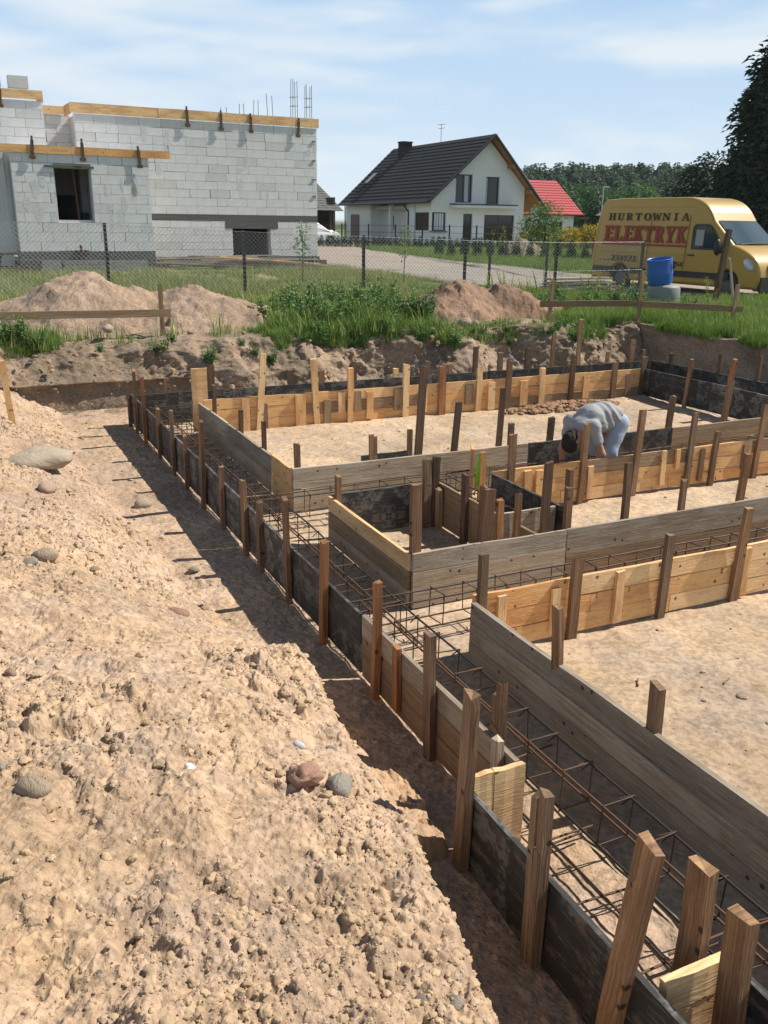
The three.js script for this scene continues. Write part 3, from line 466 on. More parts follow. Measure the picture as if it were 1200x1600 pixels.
// ---------------------------------------------------------------- unfinished building of white blocks
function extrudeWall(outline, holes, depth) { const s = new THREE.Shape(outline.map((p) => new THREE.Vector2(...p))); for (const h of holes) s.holes.push(new THREE.Path(h.map((p) => new THREE.Vector2(...p)))); return new THREE.ExtrudeGeometry(s, { depth, bevelEnabled: false }); }
const rect = (x0, x1, y0, y1) => [[x0, y0], [x1, y0], [x1, y1], [x0, y1]];
{
  const B = thing('block_building', 'unfinished white block building with timber ring beam shuttering and two dark openings', 'building', [9.72, 0, -25]); B.rotation.y = 0.05;
  const unit = new THREE.BoxGeometry(1, 1, 0.22);
  const blocks = (x0, x1, y0, y1, zf, ch, holes, parent, seed) => {
    const q = rng(seed); let row = 0;
    for (let y = y0; y < y1 - 0.03; y += ch, row++) {
      const h = Math.min(ch, y1 - y); let x = x0 - (row % 2 ? 0.28 : 0.0) - q() * 0.12;
      while (x < x1 - 0.01) {
        let L = q() < 0.12 ? 0.3 : 0.56; let a = Math.max(x, x0), b = Math.min(x + L, x1); x += L;
        if (b - a < 0.05) continue;
        let segs = [[a, b]];
        for (const [hx0, hx1, hy0, hy1] of holes) if (y + h / 2 > hy0 && y + h / 2 < hy1) segs = segs.flatMap(([p, r]) => { const o = []; if (p < hx0) o.push([p, Math.min(r, hx0)]); if (r > hx1) o.push([Math.max(p, hx1), r]); return o; });
        for (const [p, r] of segs) if (r - p > 0.04) { const m = part('block', unit, M.block[q() < 0.5 ? 0 : Math.floor(q() * M.block.length)], parent, [(p + r) / 2, y + h / 2, zf - 0.11 + (q() - 0.5) * 0.003]); m.scale.set(r - p - 0.006 - (q() < 0.08 ? 0.014 : 0), h - 0.0055, 1); }
      }
    }
  };
  // main wall: x 3.2 .. 9.72, front at z = -25
  const main = new THREE.Group(); main.name = 'main_wall'; B.add(main);
  blocks(3.2, 9.72, 2.52, 4.84, -25, 0.211, [], main, 71);
  blocks(4.4, 9.72, 1.42, 2.36, -25, 0.19, [[7.16, 8.27, 1.3, 2.4], [6.96, 8.5, 2.16, 2.4]], main, 72);
  const core = [extrudeWall(rect(3.22, 9.70, 1.35, 4.84), [rect(7.18, 8.25, 1.36, 2.18)], 0.16).translate(0, 0, -25.23), box(0.25, 3.6, 7, 9.57, 3.0, -28.6), box(0.25, 3.6, 7, 3.35, 3.0, -28.6), box(6.5, 3.6, 0.25, 6.45, 3.0, -32)];
  part('wall_core', mergeGeometries(core.map((g) => g.index ? g.toNonIndexed() : g)), M.mortar, B);
  part('ring_beam', box(6.53, 0.15, 0.24, 6.46, 2.44, -25.115), M.concreteDark, main); part('lintel', box(1.52, 0.2, 0.24, 7.73, 2.262, -25.112), M.concreteDark, main);
  part('plinth', mergeGeometries([box(4.0, 0.5, 0.3, 5.2, 1.16, -25.13), box(1.5, 0.5, 0.3, 9.02, 1.16, -25.13), box(0.42, 0.24, 0.5, 9.68, 1.2, -25.0)]), M.concreteDark, main);
  part('floor_slab', box(6.4, 0.14, 6.8, 6.46, 1.28, -28.6), M.concrete, B);
  part('ceiling_slab', box(6.3, 0.14, 6.7, 6.46, 2.45, -28.6), M.concrete, B);
  // two set back strips on the upper left
  const up = new THREE.Group(); up.name = 'upper_wall'; B.add(up);
  blocks(1.0, 2.44, 3.6, 5.02, -24.7, 0.205, [], up, 75); blocks(2.40, 3.3, 3.6, 4.88, -25.9, 0.205, [], up, 76);
  part('wall_core', mergeGeometries([box(1.44, 1.9, 0.2, 1.72, 4.07, -24.93), box(1.0, 1.9, 0.2, 2.85, 3.9, -26.13), box(0.2, 2.0, 1.1, 2.34, 4.0, -25.45)]), M.mortar, up);
  for (const [x, y] of [[1.35, 5.42], [1.96, 5.42]]) { const m = part('block', unit, M.block[3], up, [x, y, -24.9]); m.scale.set(0.44, 0.26, 1); }
  // wing in front: x 0.6 .. 4.52, front at z = -23.3
  const wing = new THREE.Group(); wing.name = 'wing_wall'; B.add(wing);
  blocks(1.42, 4.53, 1.63, 3.80, -23.3, 0.217, [[2.33, 3.16, 2.33, 3.5]], wing, 73);
  const wc = [extrudeWall(rect(1.44, 4.51, 1.6, 3.80), [rect(2.35, 3.14, 2.34, 3.48)], 0.16).translate(0, 0, -23.53), box(0.2, 2.3, 1.6, 4.4, 2.7, -24.3), box(0.2, 2.3, 1.6, 1.54, 2.7, -24.3), box(3, 0.1, 1.6, 3, 1.7, -24.3), box(3, 0.1, 1.6, 3, 3.74, -24.3)];
  part('wall_core', mergeGeometries(wc.map((g) => g.index ? g.toNonIndexed() : g)), M.mortar, wing);
  part('room', mergeGeometries([box(0.12, 2.3, 7.4, 1.62, 2.7, -27.2), box(0.12, 2.3, 5.6, 3.42, 2.7, -28.1), box(2.0, 2.3, 0.12, 2.5, 2.7, -30.9), box(2.0, 0.1, 7.4, 2.5, 3.86, -27.2), box(2.0, 0.1, 7.4, 2.5, 1.68, -27.2), box(1.2, 2.3, 0.12, 3.95, 2.7, -24.9)]), M.roomWall, wing);
  part('plinth', box(3.16, 0.62, 0.32, 2.97, 1.32, -23.44), M.concreteDark, wing); part('lintel', box(1.1, 0.045, 0.05, 2.68, 3.515, -23.29), M.concreteDark, wing);
  const prop = part('prop', new THREE.CylinderGeometry(0.03, 0.03, 1.2, 8), M.brownFrame, wing, [2.86, 2.9, -23.75]); prop.rotation.z = 0.05;
  // side wall at the far left in shade
  part('side_wall', box(1.2, 2.6, 0.25, 0.72, 2.5, -23.9), M.block[3], wing);
  // smears of mortar on the wing and the main wall
  const smears = (x0, x1, y0, y1, z, n, parent, seed) => { const q = rng(seed); for (let i = 0; i < n; i++) { const w = 0.04 + q() * 0.08, h = 0.08 + q() * 0.22, k = 9, pts = []; for (let a = 0; a < k; a++) { const t = (a / k) * 6.283, r = 0.6 + q() * 0.5; pts.push(new THREE.Vector2(Math.cos(t) * w * r, Math.sin(t) * h * r)); } part('mortar_smear', new THREE.ExtrudeGeometry(new THREE.Shape(pts), { depth: 0.004, bevelEnabled: false }), M.block[3], parent, [x0 + q() * (x1 - x0), y0 + q() * (y1 - y0), z]); } };
  smears(3.3, 4.4, 1.9, 3.4, -23.3025, 9, wing, 91); smears(1.5, 2.2, 1.8, 3.4, -23.3025, 4, wing, 92); smears(4.7, 9.5, 2.7, 4.6, -25.0025, 12, main, 93);
  // timber shuttering of the ring beams
  const beam = (x0, x1, y, z, h, mats, tilt = 0) => { const cuts = [x0]; let s = x0; while (s < x1 - 2.4) { s += rr(1.7, 2.3); cuts.push(s); } cuts.push(x1); for (let i = 1; i < cuts.length; i++) part('shutter_plank', boardGeo(cuts[i] - cuts[i - 1] - 0.006, h, 0.03), pick(mats), B, [(cuts[i] + cuts[i - 1]) / 2, y, z + rr(-0.006, 0.006)], [0, 0, tilt]); };
  beam(3.1, 9.78, 4.965, -24.98, 0.235, [M.fresh[1], M.fresh[0]]); beam(0.9, 2.46, 5.14, -24.685, 0.2, [M.fresh[0]]); beam(2.46, 3.2, 4.97, -25.86, 0.18, [M.fresh[0]]); beam(0.5, 5.05, 3.86, -23.28, 0.175, [M.fresh[1], M.fresh[3]]);
  part('shutter_plank', boardGeo(0.9, 0.2, 0.03), M.fresh[0], B, [2.46, 5.1, -25.2], [0, Math.PI / 2, 0]); part('shutter_plank', boardGeo(0.8, 0.24, 0.03), M.fresh[1], B, [3.12, 4.95, -25.4], [0, Math.PI / 2, 0]);
  for (const [x, y, z] of [[6.03, 4.88, -24.95], [6.94, 4.84, -24.95], [7.77, 4.82, -24.95], [9.15, 4.78, -24.95], [1.9, 3.85, -23.25], [3.0, 3.84, -23.25], [4.3, 3.74, -23.25], [1.5, 5.02, -24.65]]) { const k = part('shutter_clamp', mergeGeometries([box(0.07, 0.4, 0.02), box(0.13, 0.07, 0.03, 0.0, -0.16, 0.0), box(0.04, 0.1, 0.04, 0, 0.24, -0.02)]), M.stakeDark[0], B, [x, y, z], [0, 0, rr(-0.08, 0.08)]); k.userData = {}; }
  for (const [x, h, n] of [[9.14, 1.0, 2], [9.57, 0.9, 2], [8.42, 0.55, 1], [7.99, 0.4, 1], [7.6, 0.26, 1], [7.1, 0.2, 1]]) for (let i = 0; i < 2; i++) for (let k = 0; k < n; k++) part('starter_bar', rod([x + (i - 0.5) * 0.15, 4.8, -25.15 - k * 0.15], [x + (i - 0.5) * 0.15 + rr(-0.04, 0.04), 5.07 + h + rr(-0.05, 0.04), -25.15 - k * 0.15], 0.008), M.rebar[1], B);
  for (const x of [9.14, 9.57]) for (const y of [5.4, 5.62]) part('stirrup', mergeGeometries([rod([x - 0.09, y, -25.13], [x + 0.09, y, -25.13], 0.006), rod([x - 0.09, y, -25.32], [x + 0.09, y, -25.32], 0.006)]), M.rebar[1], B);
  for (const y of [4.5, 4.0, 3.5, 3.05]) for (const x of [9.62]) part('anchor_strip', box(0.1, 0.03, 0.02, x, y, -24.985), M.concreteDark, main);
  for (const c of B.children) c.position.sub(new THREE.Vector3(9.72, 0, -25));
}
// timber and slabs leaning against its foot
for (let i = 0; i < 24; i++) {
  const L = rr(1.6, 3.0), x = rr(5.4, 8.4), z = rr(-24.6, -23.7), y = 1.14 + i * 0.013 + rr(0, 0.02);
  const p = i < 3 ? ['pale thick plank lying on top of the timber pile under the doorway', M.fresh[2]] : ['thin grey batten in the timber pile along the block wall', M.grey[i % 3]];
  const m = solo('loose_timber', boardGeo(i < 3 ? 2.4 : L, i < 3 ? 0.05 : 0.03, i < 3 ? 0.16 : 0.06), p[1], p[0], 'timber', i < 3 ? 'pale planks on the timber pile' : 'timber piled along the block building', [i < 3 ? 7.7 + i * 0.35 : x, i < 3 ? 1.36 - i * 0.03 : y, i < 3 ? -24.0 + i * 0.05 : z]); m.rotation.set(rr(-0.1, 0.1), rr(-0.12, 0.12), i < 3 ? -0.07 : rr(-0.05, 0.02));
}
for (const [x, w, lab, pat] of [[2.16, 0.42, 'short plain concrete slab left of the patterned fence slab', 0], [3.0, 1.18, 'concrete fence slab with raised stone pattern before the block wing', 1], [3.98, 0.82, 'plain pale concrete slab right of the patterned fence slab', 0]]) {
  const o = thing('concrete_slab', lab, 'slab', [x, 1.13, -22.8], 'concrete slabs set on edge'); part('slab', box(w, 0.3, 0.06, 0, 0.15, 0), M.concrete, o);
  if (pat) for (let r = 0; r < 3; r++) { let s = -w / 2 + 0.03; while (s < w / 2 - 0.08) { const l = Math.min(rr(0.1, 0.2), w / 2 - 0.03 - s); part('raised_stone', box(l - 0.015, 0.078, 0.02, 0, 0, 0), M.concrete, o, [s + l / 2, 0.06 + r * 0.092, 0.038]); s += l; } }
  o.rotation.x = -0.12;
}
{ // dark rack of boards against the wing
  const o = thing('timber_frame', 'dark timber frame lying against the plinth of the block wing', 'timber', [1.95, 1.12, -22.95]);
  part('rail', boardGeo(2.2, 0.05, 0.05), M.stakeDark[0], o, [0, 0.48, 0], [0, 0, 0.03]); part('post', boardGeo(0.62, 0.05, 0.05).rotateZ(Math.PI / 2), M.stakeDark[0], o, [0.95, 0.34, 0.05], [0, 0, 0.12]); part('post', boardGeo(0.5, 0.05, 0.05).rotateZ(Math.PI / 2), M.stakeDark[0], o, [-0.9, 0.24, 0], [0, 0, -0.2]);
  for (let i = 0; i < 6; i++) part('board', boardGeo(rr(0.8, 1.5), 0.03, 0.1), pick([M.stakeDark[0], M.old[1], M.stakeDark[1]]), o, [rr(-1.1, -0.5), 0.03 + i * 0.03, rr(0, 0.3)], [0, rr(-0.3, 0.3), rr(-0.06, 0.06)]);
}

// ---------------------------------------------------------------- chain link fence
function fence(label, pts, hgt, groundAt, { cell = 0.085, wire = 0.0034, bottom = 0.06 } = {}) {
  const o = thing('chain_link_fence', label, 'fence', [0, 0, 0]); const wires = [];
  for (const [x, z, top, lean = 0] of pts) { const g = groundAt(x, z); part('post', box(0.055, top - g + 0.1, 0.055), M.blackPaint, o, [x, (top + g - 0.1) / 2, z], [0, 0, lean]); }
  for (let i = 1; i < pts.length; i++) {
    const [xa, za, ta] = pts[i - 1], [xb, zb, tb] = pts[i], L = Math.hypot(xb - xa, zb - za), at = (s, y) => [mix(xa, xb, s / L), y, mix(za, zb, s / L) + 0.035];
    const top = (s) => mix(ta, tb, s / L) - 0.03, bot = (s) => mix(ta, tb, s / L) - hgt + bottom;
    for (const f of [0.0, 0.5, 0.98]) { const y = (s) => mix(top(s), bot(s), f); part('tension_wire', rod(at(0, y(0)), at(L, y(L)), 0.0032, 4), M.galv, o); }
    const H = hgt - 0.1;
    for (let s = -H; s < L; s += cell) for (const dir of [1, -1]) {
      let s0 = s, y0 = 0, s1 = s + H, y1 = H; if (s0 < 0) { y0 = -s0; s0 = 0; } if (s1 > L) { y1 = H - (s1 - L); s1 = L; } if (s1 - s0 < 0.02) continue;
      const P = (q, h) => dir > 0 ? at(q, bot(q) + h) : at(q, top(q) - h); wires.push(rod(P(s0, y0), P(s1, y1), wire, 3));
    }
  }
  const m = part('wire_mesh', mergeGeometries(wires), M.galv, o); m.userData.kind = 'stuff'; return o;
}
fence('long chain link fence on black posts between the pit and the neighbouring plots', [[-2.6, -18, 2.42], [0.05, -18, 2.37], [2.71, -18, 2.31], [5.4, -18, 2.2], [8.05, -18, 2.12], [10.57, -18, 2.05], [13.08, -18, 2.01], [15.69, -18, 2.03]], 1.42, (x, z) => meadowHeight(x, z));
{
  const o = thing('fence_post', 'leaning dark wooden post with a strut in front of the van', 'post', [15.85, 0.64, -15.5]);
  part('post', boardGeo(1.75, 0.11, 0.09).rotateZ(Math.PI / 2), M.stakeDark[0], o, [0, 0.82, 0], [0, 0, -0.1]); part('strut', boardGeo(1.2, 0.05, 0.04).rotateZ(Math.PI / 2), M.grey[0], o, [0.28, 0.5, 0.1], [0, 0, 0.3]);
  for (const [x, z, t, lab] of [[12.35, -19.8, 1.95, 'thin black post just left of the thick fence post behind the soil heap'], [13.95, -19.6, 1.92, 'thin black post just right of the thick fence post behind the batter board']]) { const g = meadowHeight(x, z); solo('fence_post', box(0.05, t - g + 0.05, 0.05), M.blackPaint, lab, 'post', null, [x, (t + g - 0.05) / 2, z]); }
}

// ---------------------------------------------------------------- white house with dark roof
function windowUnit(parent, x0, x1, y0, y1, z, { frame = M.anthracite, mullions = [], curtain = [] } = {}) { // opening faces +z, set back at z
  const w = part('window', mergeGeometries([box(x1 - x0, 0.07, 0.08, (x0 + x1) / 2, y1 - 0.035, z), box(x1 - x0, 0.07, 0.08, (x0 + x1) / 2, y0 + 0.035, z), ...[x0 + 0.035, x1 - 0.035, ...mullions].map((x) => box(0.075, y1 - y0 - 0.14, 0.08, x, (y0 + y1) / 2, z))]), frame, parent);
  const xs = [x0, ...mullions, x1]; for (let i = 1; i < xs.length; i++) part('pane', box(xs[i] - xs[i - 1] - 0.075, y1 - y0 - 0.14, 0.02, (xs[i] + xs[i - 1]) / 2, (y0 + y1) / 2, z), M.glassDark, w);
  for (const [a, b] of curtain) { const g = gridGeo(24, 2, (u, v) => [mix(b, a, u), mix(y1 - 0.08, y0 + 0.08, v), z + 0.02 + 0.012 * Math.sin(u * 22)]); part('curtain', g, M.curtain, w); }
  return w;
}
function tiledRoof(parent, name, a, b, c, d, rows, mat, lift = 0.05, waves = 0) { // a,b = ridge ends, d,c = eave ends; stepped courses
  const gs = [], V = (p) => new THREE.Vector3(...p), A = V(a), Bv = V(b), C = V(c), D = V(d), n = Bv.clone().sub(A).cross(D.clone().sub(A)).normalize(); if (n.y < 0) n.negate();
  const nw = waves || 1;
  for (let i = 0; i < rows; i++) {
    const t0 = i / rows, t1 = (i + 1) / rows + 0.004, L = (p, q, t) => p.clone().lerp(q, t);
    const top = [L(A, D, t0), L(Bv, C, t0)], bot = [L(A, D, t1).addScaledVector(n, lift), L(Bv, C, t1).addScaledVector(n, lift)], und = [L(A, D, t1), L(Bv, C, t1)];
    const pos = []; for (let k = 0; k < nw; k++) { const s0 = k / nw, s1 = (k + 1) / nw, e = waves ? 0.035 : 0, w0 = (k % 2) * e, w1 = ((k + 1) % 2) * e; const q = (pr, s, w) => pr[0].clone().lerp(pr[1], s).addScaledVector(n, w).toArray(); const p = [q(top, s0, w0), q(top, s1, w1), q(bot, s1, w1), q(bot, s0, w0), q(und, s1, 0), q(und, s0, 0)]; for (const k2 of [0, 1, 2, 0, 2, 3, 3, 2, 4, 3, 4, 5]) pos.push(...p[k2]); }
    const g = new THREE.BufferGeometry(); g.setAttribute('position', new THREE.Float32BufferAttribute(pos, 3)); gs.push(g);
  }
  const g = mergeGeometries(gs); g.computeVertexNormals(); g.setAttribute('uv', new THREE.Float32BufferAttribute(new Float32Array(g.attributes.position.count * 2), 2)); return part(name, g, mat, parent);
}
{
  const Hs = thing('white_house', 'white house with steep dark tiled roof, balcony and corner window', 'house', [0, 0, 0]);
  const roofM = new THREE.MeshStandardMaterial({ color: lin(0.014, 0.0155, 0.016), roughness: 0.95, side: THREE.DoubleSide }), wood = std({ color: lin(0.40, 0.16, 0.05), roughness: 0.7 });
  const by = 0.7, gw = extrudeWall([[34.9, by], [43.6, by], [43.6, 5.15], [39.97, 8.7], [34.9, 4.35]], [rect(37.06, 38.58, 3.92, 6.04), rect(39.84, 41.13, 3.81, 5.93), rect(37.85, 38.72, 0.95, 3.07), rect(39.83, 42.75, 0.95, 3.02), rect(35.0, 36.25, 1.74, 3.15)], 0.35).translate(0, 0, -65.35);
  part('gable_wall', gw, M.plaster, Hs);
  part('side_wall', mergeGeometries([box(0.35, 3.6, 0.1, 35.08, 2.5, -67.8), box(0.35, 1.05, 2.4, 35.08, 1.22, -66.6), box(0.35, 1.2, 2.4, 35.08, 3.75, -66.6), box(0.35, 3.6, 1.4, 35.08, 2.5, -68.5), box(0.3, 3.4, 8.0, 36.3, 2.4, -73.2), box(1.4, 3.6, 0.3, 35.6, 2.5, -69.1), box(0.35, 3.6, 5.6, 35.08, 2.5, -79.4), box(1.4, 3.6, 0.3, 35.6, 2.5, -76.7), box(0.35, 4.0, 17, 43.4, 2.7, -73.8)]), M.plaster, Hs);
  part('back_wall', box(8.6, 3.6, 0.3, 39.3, 2.5, -82), M.plaster, Hs); part('upper_floor', box(8.0, 0.3, 16.4, 39.3, 3.55, -73.6), M.roomWall, Hs); part('ground_floor', box(8.2, 0.2, 16.4, 39.3, 0.8, -73.6), M.concrete, Hs);
  part('porch_column', box(0.3, 3.3, 0.3, 35.05, 2.4, -72.6), M.plaster, Hs);
  windowUnit(Hs, 37.06, 38.58, 3.92, 6.04, -65.2, { mullions: [37.82], curtain: [[37.95, 38.3]] }); windowUnit(Hs, 39.84, 41.13, 3.81, 5.93, -65.2, { mullions: [40.15], curtain: [[39.9, 40.1]] });
  windowUnit(Hs, 37.85, 38.72, 0.95, 3.07, -65.2); windowUnit(Hs, 39.83, 42.75, 0.95, 3.02, -65.2, { mullions: [41.3], frame: M.brownFrame }); windowUnit(Hs, 35.0, 36.25, 1.74, 3.15, -65.15, { frame: M.brownFrame, curtain: [[35.25, 36.1]] });
  const cw = part('window', mergeGeometries([box(0.08, 1.4, 0.12, 34.98, 2.45, -65.1), box(0.08, 0.08, 2.5, 34.98, 3.11, -66.5), box(0.08, 0.08, 2.5, 34.98, 1.79, -66.5), box(0.08, 1.3, 0.08, 34.98, 2.45, -67.7)]), M.brownFrame, Hs); part('pane', box(0.02, 1.25, 2.4, 34.98, 2.45, -66.45), M.glassDark, cw);
  part('window_sill', box(1.5, 0.05, 0.4, 35.6, 1.7, -65.0), M.anthracite, Hs);
  const bal = part('balcony', box(5.7, 0.2, 1.1, 39.45, 3.62, -64.5), M.plaster, Hs); part('balcony_edge', box(5.8, 0.09, 1.2, 39.45, 3.78, -64.5), M.anthracite, bal);
  // roof planes
  tiledRoof(Hs, 'roof', [39.97, 9.05, -82.4], [39.97, 9.05, -64.1], [34.2, 4.0, -64.1], [34.2, 3.9, -82.4], 17, roofM, 0.035);
  tiledRoof(Hs, 'roof', [39.97, 9.05, -64.1], [39.97, 9.05, -82.4], [45.4, 3.4, -82.4], [45.4, 3.4, -64.1], 18, roofM, 0.06);
  const soffit = (p) => { const g = new THREE.BufferGeometry(); g.setAttribute('position', new THREE.Float32BufferAttribute([0, 1, 2, 0, 2, 3].flatMap((k) => p[k]), 3)); g.computeVertexNormals(); return g; };
  part('soffit', soffit([[39.97, 8.95, -64.12], [45.38, 3.3, -64.12], [45.38, 3.3, -82.3], [39.97, 8.95, -82.3]]), new THREE.MeshStandardMaterial({ color: wood.color, roughness: 0.7, side: THREE.DoubleSide }), Hs);
  part('soffit', soffit([[39.97, 8.95, -64.12], [34.25, 3.9, -64.12], [34.25, 3.9, -82.3], [39.97, 8.95, -82.3]]), roofM, Hs);
  part('verge_board', mergeGeometries([rod([39.97, 8.98, -64.1], [45.42, 3.36, -64.1], 0.14, 4), rod([39.97, 8.98, -64.1], [34.2, 3.95, -64.1], 0.14, 4)]), M.anthracite, Hs);
  for (const [x, y] of [[41.9, 6.75], [43.7, 4.85], [36.6, 5.85]]) part('purlin', box(0.25, 0.3, 1.0, x, y, -64.6), x > 40 ? wood : M.anthracite, Hs);
  part('gutter', rod([34.15, 3.9, -64.1], [34.15, 3.85, -82.4], 0.09, 6), M.anthracite, Hs); part('downpipe', mergeGeometries([rod([34.3, 3.85, -68.9], [34.85, 3.2, -68.9], 0.06, 6), rod([34.85, 3.2, -68.9], [34.85, 0.8, -68.9], 0.06, 6)]), M.anthracite, Hs); part('downpipe', rod([34.8, 3.8, -82.2], [34.8, 0.8, -82.2], 0.06, 6), M.anthracite, Hs);
  part('terrace_column', box(0.42, 2.9, 0.42, 44.45, 2.2, -64.6), M.plaster, Hs); part('terrace', box(9.4, 0.14, 3.0, 40.6, 0.86, -63.4), M.concrete, Hs);
  part('garage_door', box(0.1, 2.2, 1.9, 34.89, 1.9, -80.0), M.brownFrame, Hs); part('front_door', box(0.1, 2.2, 1.1, 36.12, 1.9, -70.6), M.brownFrame, Hs); part('window', box(0.1, 1.2, 0.7, 36.12, 2.3, -74.6), M.anthracite, Hs);
  part('chimney', mergeGeometries([box(1.0, 1.5, 0.9, 39.2, 8.55, -78.4), box(1.1, 0.1, 1.0, 39.2, 9.34, -78.4)]), roofM, Hs); part('antenna', mergeGeometries([rod([39.97, 9, -73], [39.97, 10.5, -73], 0.03), rod([39.6, 10.4, -73], [40.4, 10.5, -73], 0.03), rod([39.7, 10.1, -73], [40.3, 10.2, -73], 0.03)]), M.galv, Hs);
  const sk = part('roof_window', box(1.5, 0.12, 0.9), M.anthracite, Hs, [36.6, 6.2, -80.2], [0, 0, 0.72]); part('pane', box(1.3, 0.04, 0.7), M.galv, sk, [0, 0.06, 0]);
  part('step', box(0.9, 0.1, 4, 34.6, 0.8, -71), M.concrete, Hs);
}
{ // red roofed house farther back
  const Hr = thing('red_roof_house', 'low white house with bright red tiled roof behind the white house', 'house', [0, 0, 0]);
  const red = new THREE.MeshStandardMaterial({ color: lin(0.40, 0.055, 0.06), roughness: 0.7, side: THREE.DoubleSide });
  part('wall', extrudeWall(rect(48, 59.8, 0.6, 3.7), [rect(57.0, 58.4, 1.4, 2.6)], 0.3).translate(0, 0, -80), M.plaster, Hr); part('side_wall', box(0.3, 3.1, 9, 59.65, 2.2, -84.6), M.plaster, Hr); part('back_wall', box(11.6, 3.1, 0.3, 53.9, 2.2, -89), M.plaster, Hr); part('side_wall', box(0.3, 3.1, 9, 48.2, 2.2, -84.6), M.plaster, Hr);
  windowUnit(Hr, 57.0, 58.4, 1.4, 2.6, -79.85, { mullions: [57.7] });
  tiledRoof(Hr, 'roof', [47, 6.8, -84.4], [60.6, 6.8, -84.4], [60.6, 3.35, -79.2], [47, 3.35, -79.2], 13, red, 0.06, 66);
  tiledRoof(Hr, 'roof', [60.6, 6.8, -84.4], [47, 6.8, -84.4], [47, 3.35, -89.6], [60.6, 3.35, -89.6], 13, red, 0.06, 0);
  part('gable', extrudeWall([[-9.2 / 2, 0], [9.2 / 2, 0], [0, 2.95]], [], 0.25).rotateY(Math.PI / 2), M.plaster, Hr, [59.4, 3.7, -84.4]);
  part('gutter', rod([47, 3.3, -79.1], [60.7, 3.3, -79.1], 0.1, 6), std({ color: lin(0.2, 0.02, 0.02) }), Hr); part('roof_vent', mergeGeometries([box(0.35, 0.6, 0.35, 53.6, 5.6, -82.0), box(0.5, 0.1, 0.5, 53.6, 5.95, -82.0)]), M.anthracite, Hr); part('roof_vent', box(0.35, 0.5, 0.35, 53.5, 4.2, -80.2), M.anthracite, Hr);
  part('porch', mergeGeometries([box(1.6, 0.15, 2.5, 60.6, 3.0, -80.5), box(0.15, 2.4, 0.15, 61.2, 1.8, -79.5)]), M.brownFrame, Hr);
}
{ // old barn and parked car behind the block building
  const b = thing('barn', 'old barn with grey sheet roof and dark open front behind the parked car', 'barn', [22.5, 0.7, -76]);
  tiledRoof(b, 'roof', [-8, 4.9, -2.6], [8, 4.9, -2.6], [8, 2.5, 3.6], [-8, 2.5, 3.6], 12, new THREE.MeshStandardMaterial({ color: lin(0.11, 0.115, 0.11), roughness: 0.8, side: THREE.DoubleSide }), 0.04, 40);
  part('wall', mergeGeometries([box(15.5, 4.2, 0.2, 0, 2.1, -2.4), box(0.2, 3.6, 5, -7.6, 1.8, 0), box(0.2, 3.6, 5, 7.6, 1.8, 0)]), M.stakeDark[0], b); for (const x of [-5, -1, 3, 7]) part('post', box(0.2, 2.6, 0.2, x, 1.3, 3.2), M.stakeDark[0], b);
  const s = thing('red_shed', 'small dark red shed with grey roof far behind the yellow bushes', 'shed', [66, 0.7, -78]); part('wall', box(5, 2.6, 4, 0, 1.3, 0), std({ color: lin(0.12, 0.03, 0.03) }), s); part('roof', extrudeWall([[-3, 0], [3, 0], [0, 1.5]], [], 4.6).translate(0, 2.6, -2.3), std({ color: lin(0.2, 0.17, 0.16) }), s);
}

// ---------------------------------------------------------------- yellow delivery van
const font = await new FontLoader().loadAsync('fonts/droid/droid_serif_bold.typeface.json');
const fontSans = await new FontLoader().loadAsync('fonts/droid/droid_sans_bold.typeface.json');
function lettering(str, size, width, fnt = font, skew = 0, fat = 1) { // flat letters spread over a width
  const gs = [...str].map((c) => c === ' ' ? null : new TextGeometry(c, { font: fnt, size, depth: 0.004, curveSegments: 4, bevelEnabled: fat > 1, bevelThickness: 0.0005, bevelSize: fat > 1 ? size * 0.03 : 0, bevelSegments: 1 })); const out = []; let x = 0; const adv = width / str.length;
  gs.forEach((g) => { if (g) { g.computeBoundingBox(); const w = g.boundingBox.max.x - g.boundingBox.min.x, k = Math.min(1.35, (adv * 0.92) / w) ; const kk = fat > 1 ? (adv * 0.93) / w : k; g.translate(-g.boundingBox.min.x, 0, 0).scale(kk, 1, 1).translate(x + (adv - w * kk) / 2, 0, 0); if (skew) { const p = g.attributes.position; for (let i = 0; i < p.count; i++) p.setX(i, p.getX(i) + p.getY(i) * skew); } out.push(g); } x += adv; });
  return mergeGeometries(out.map((g) => g.index ? g.toNonIndexed() : g));
}
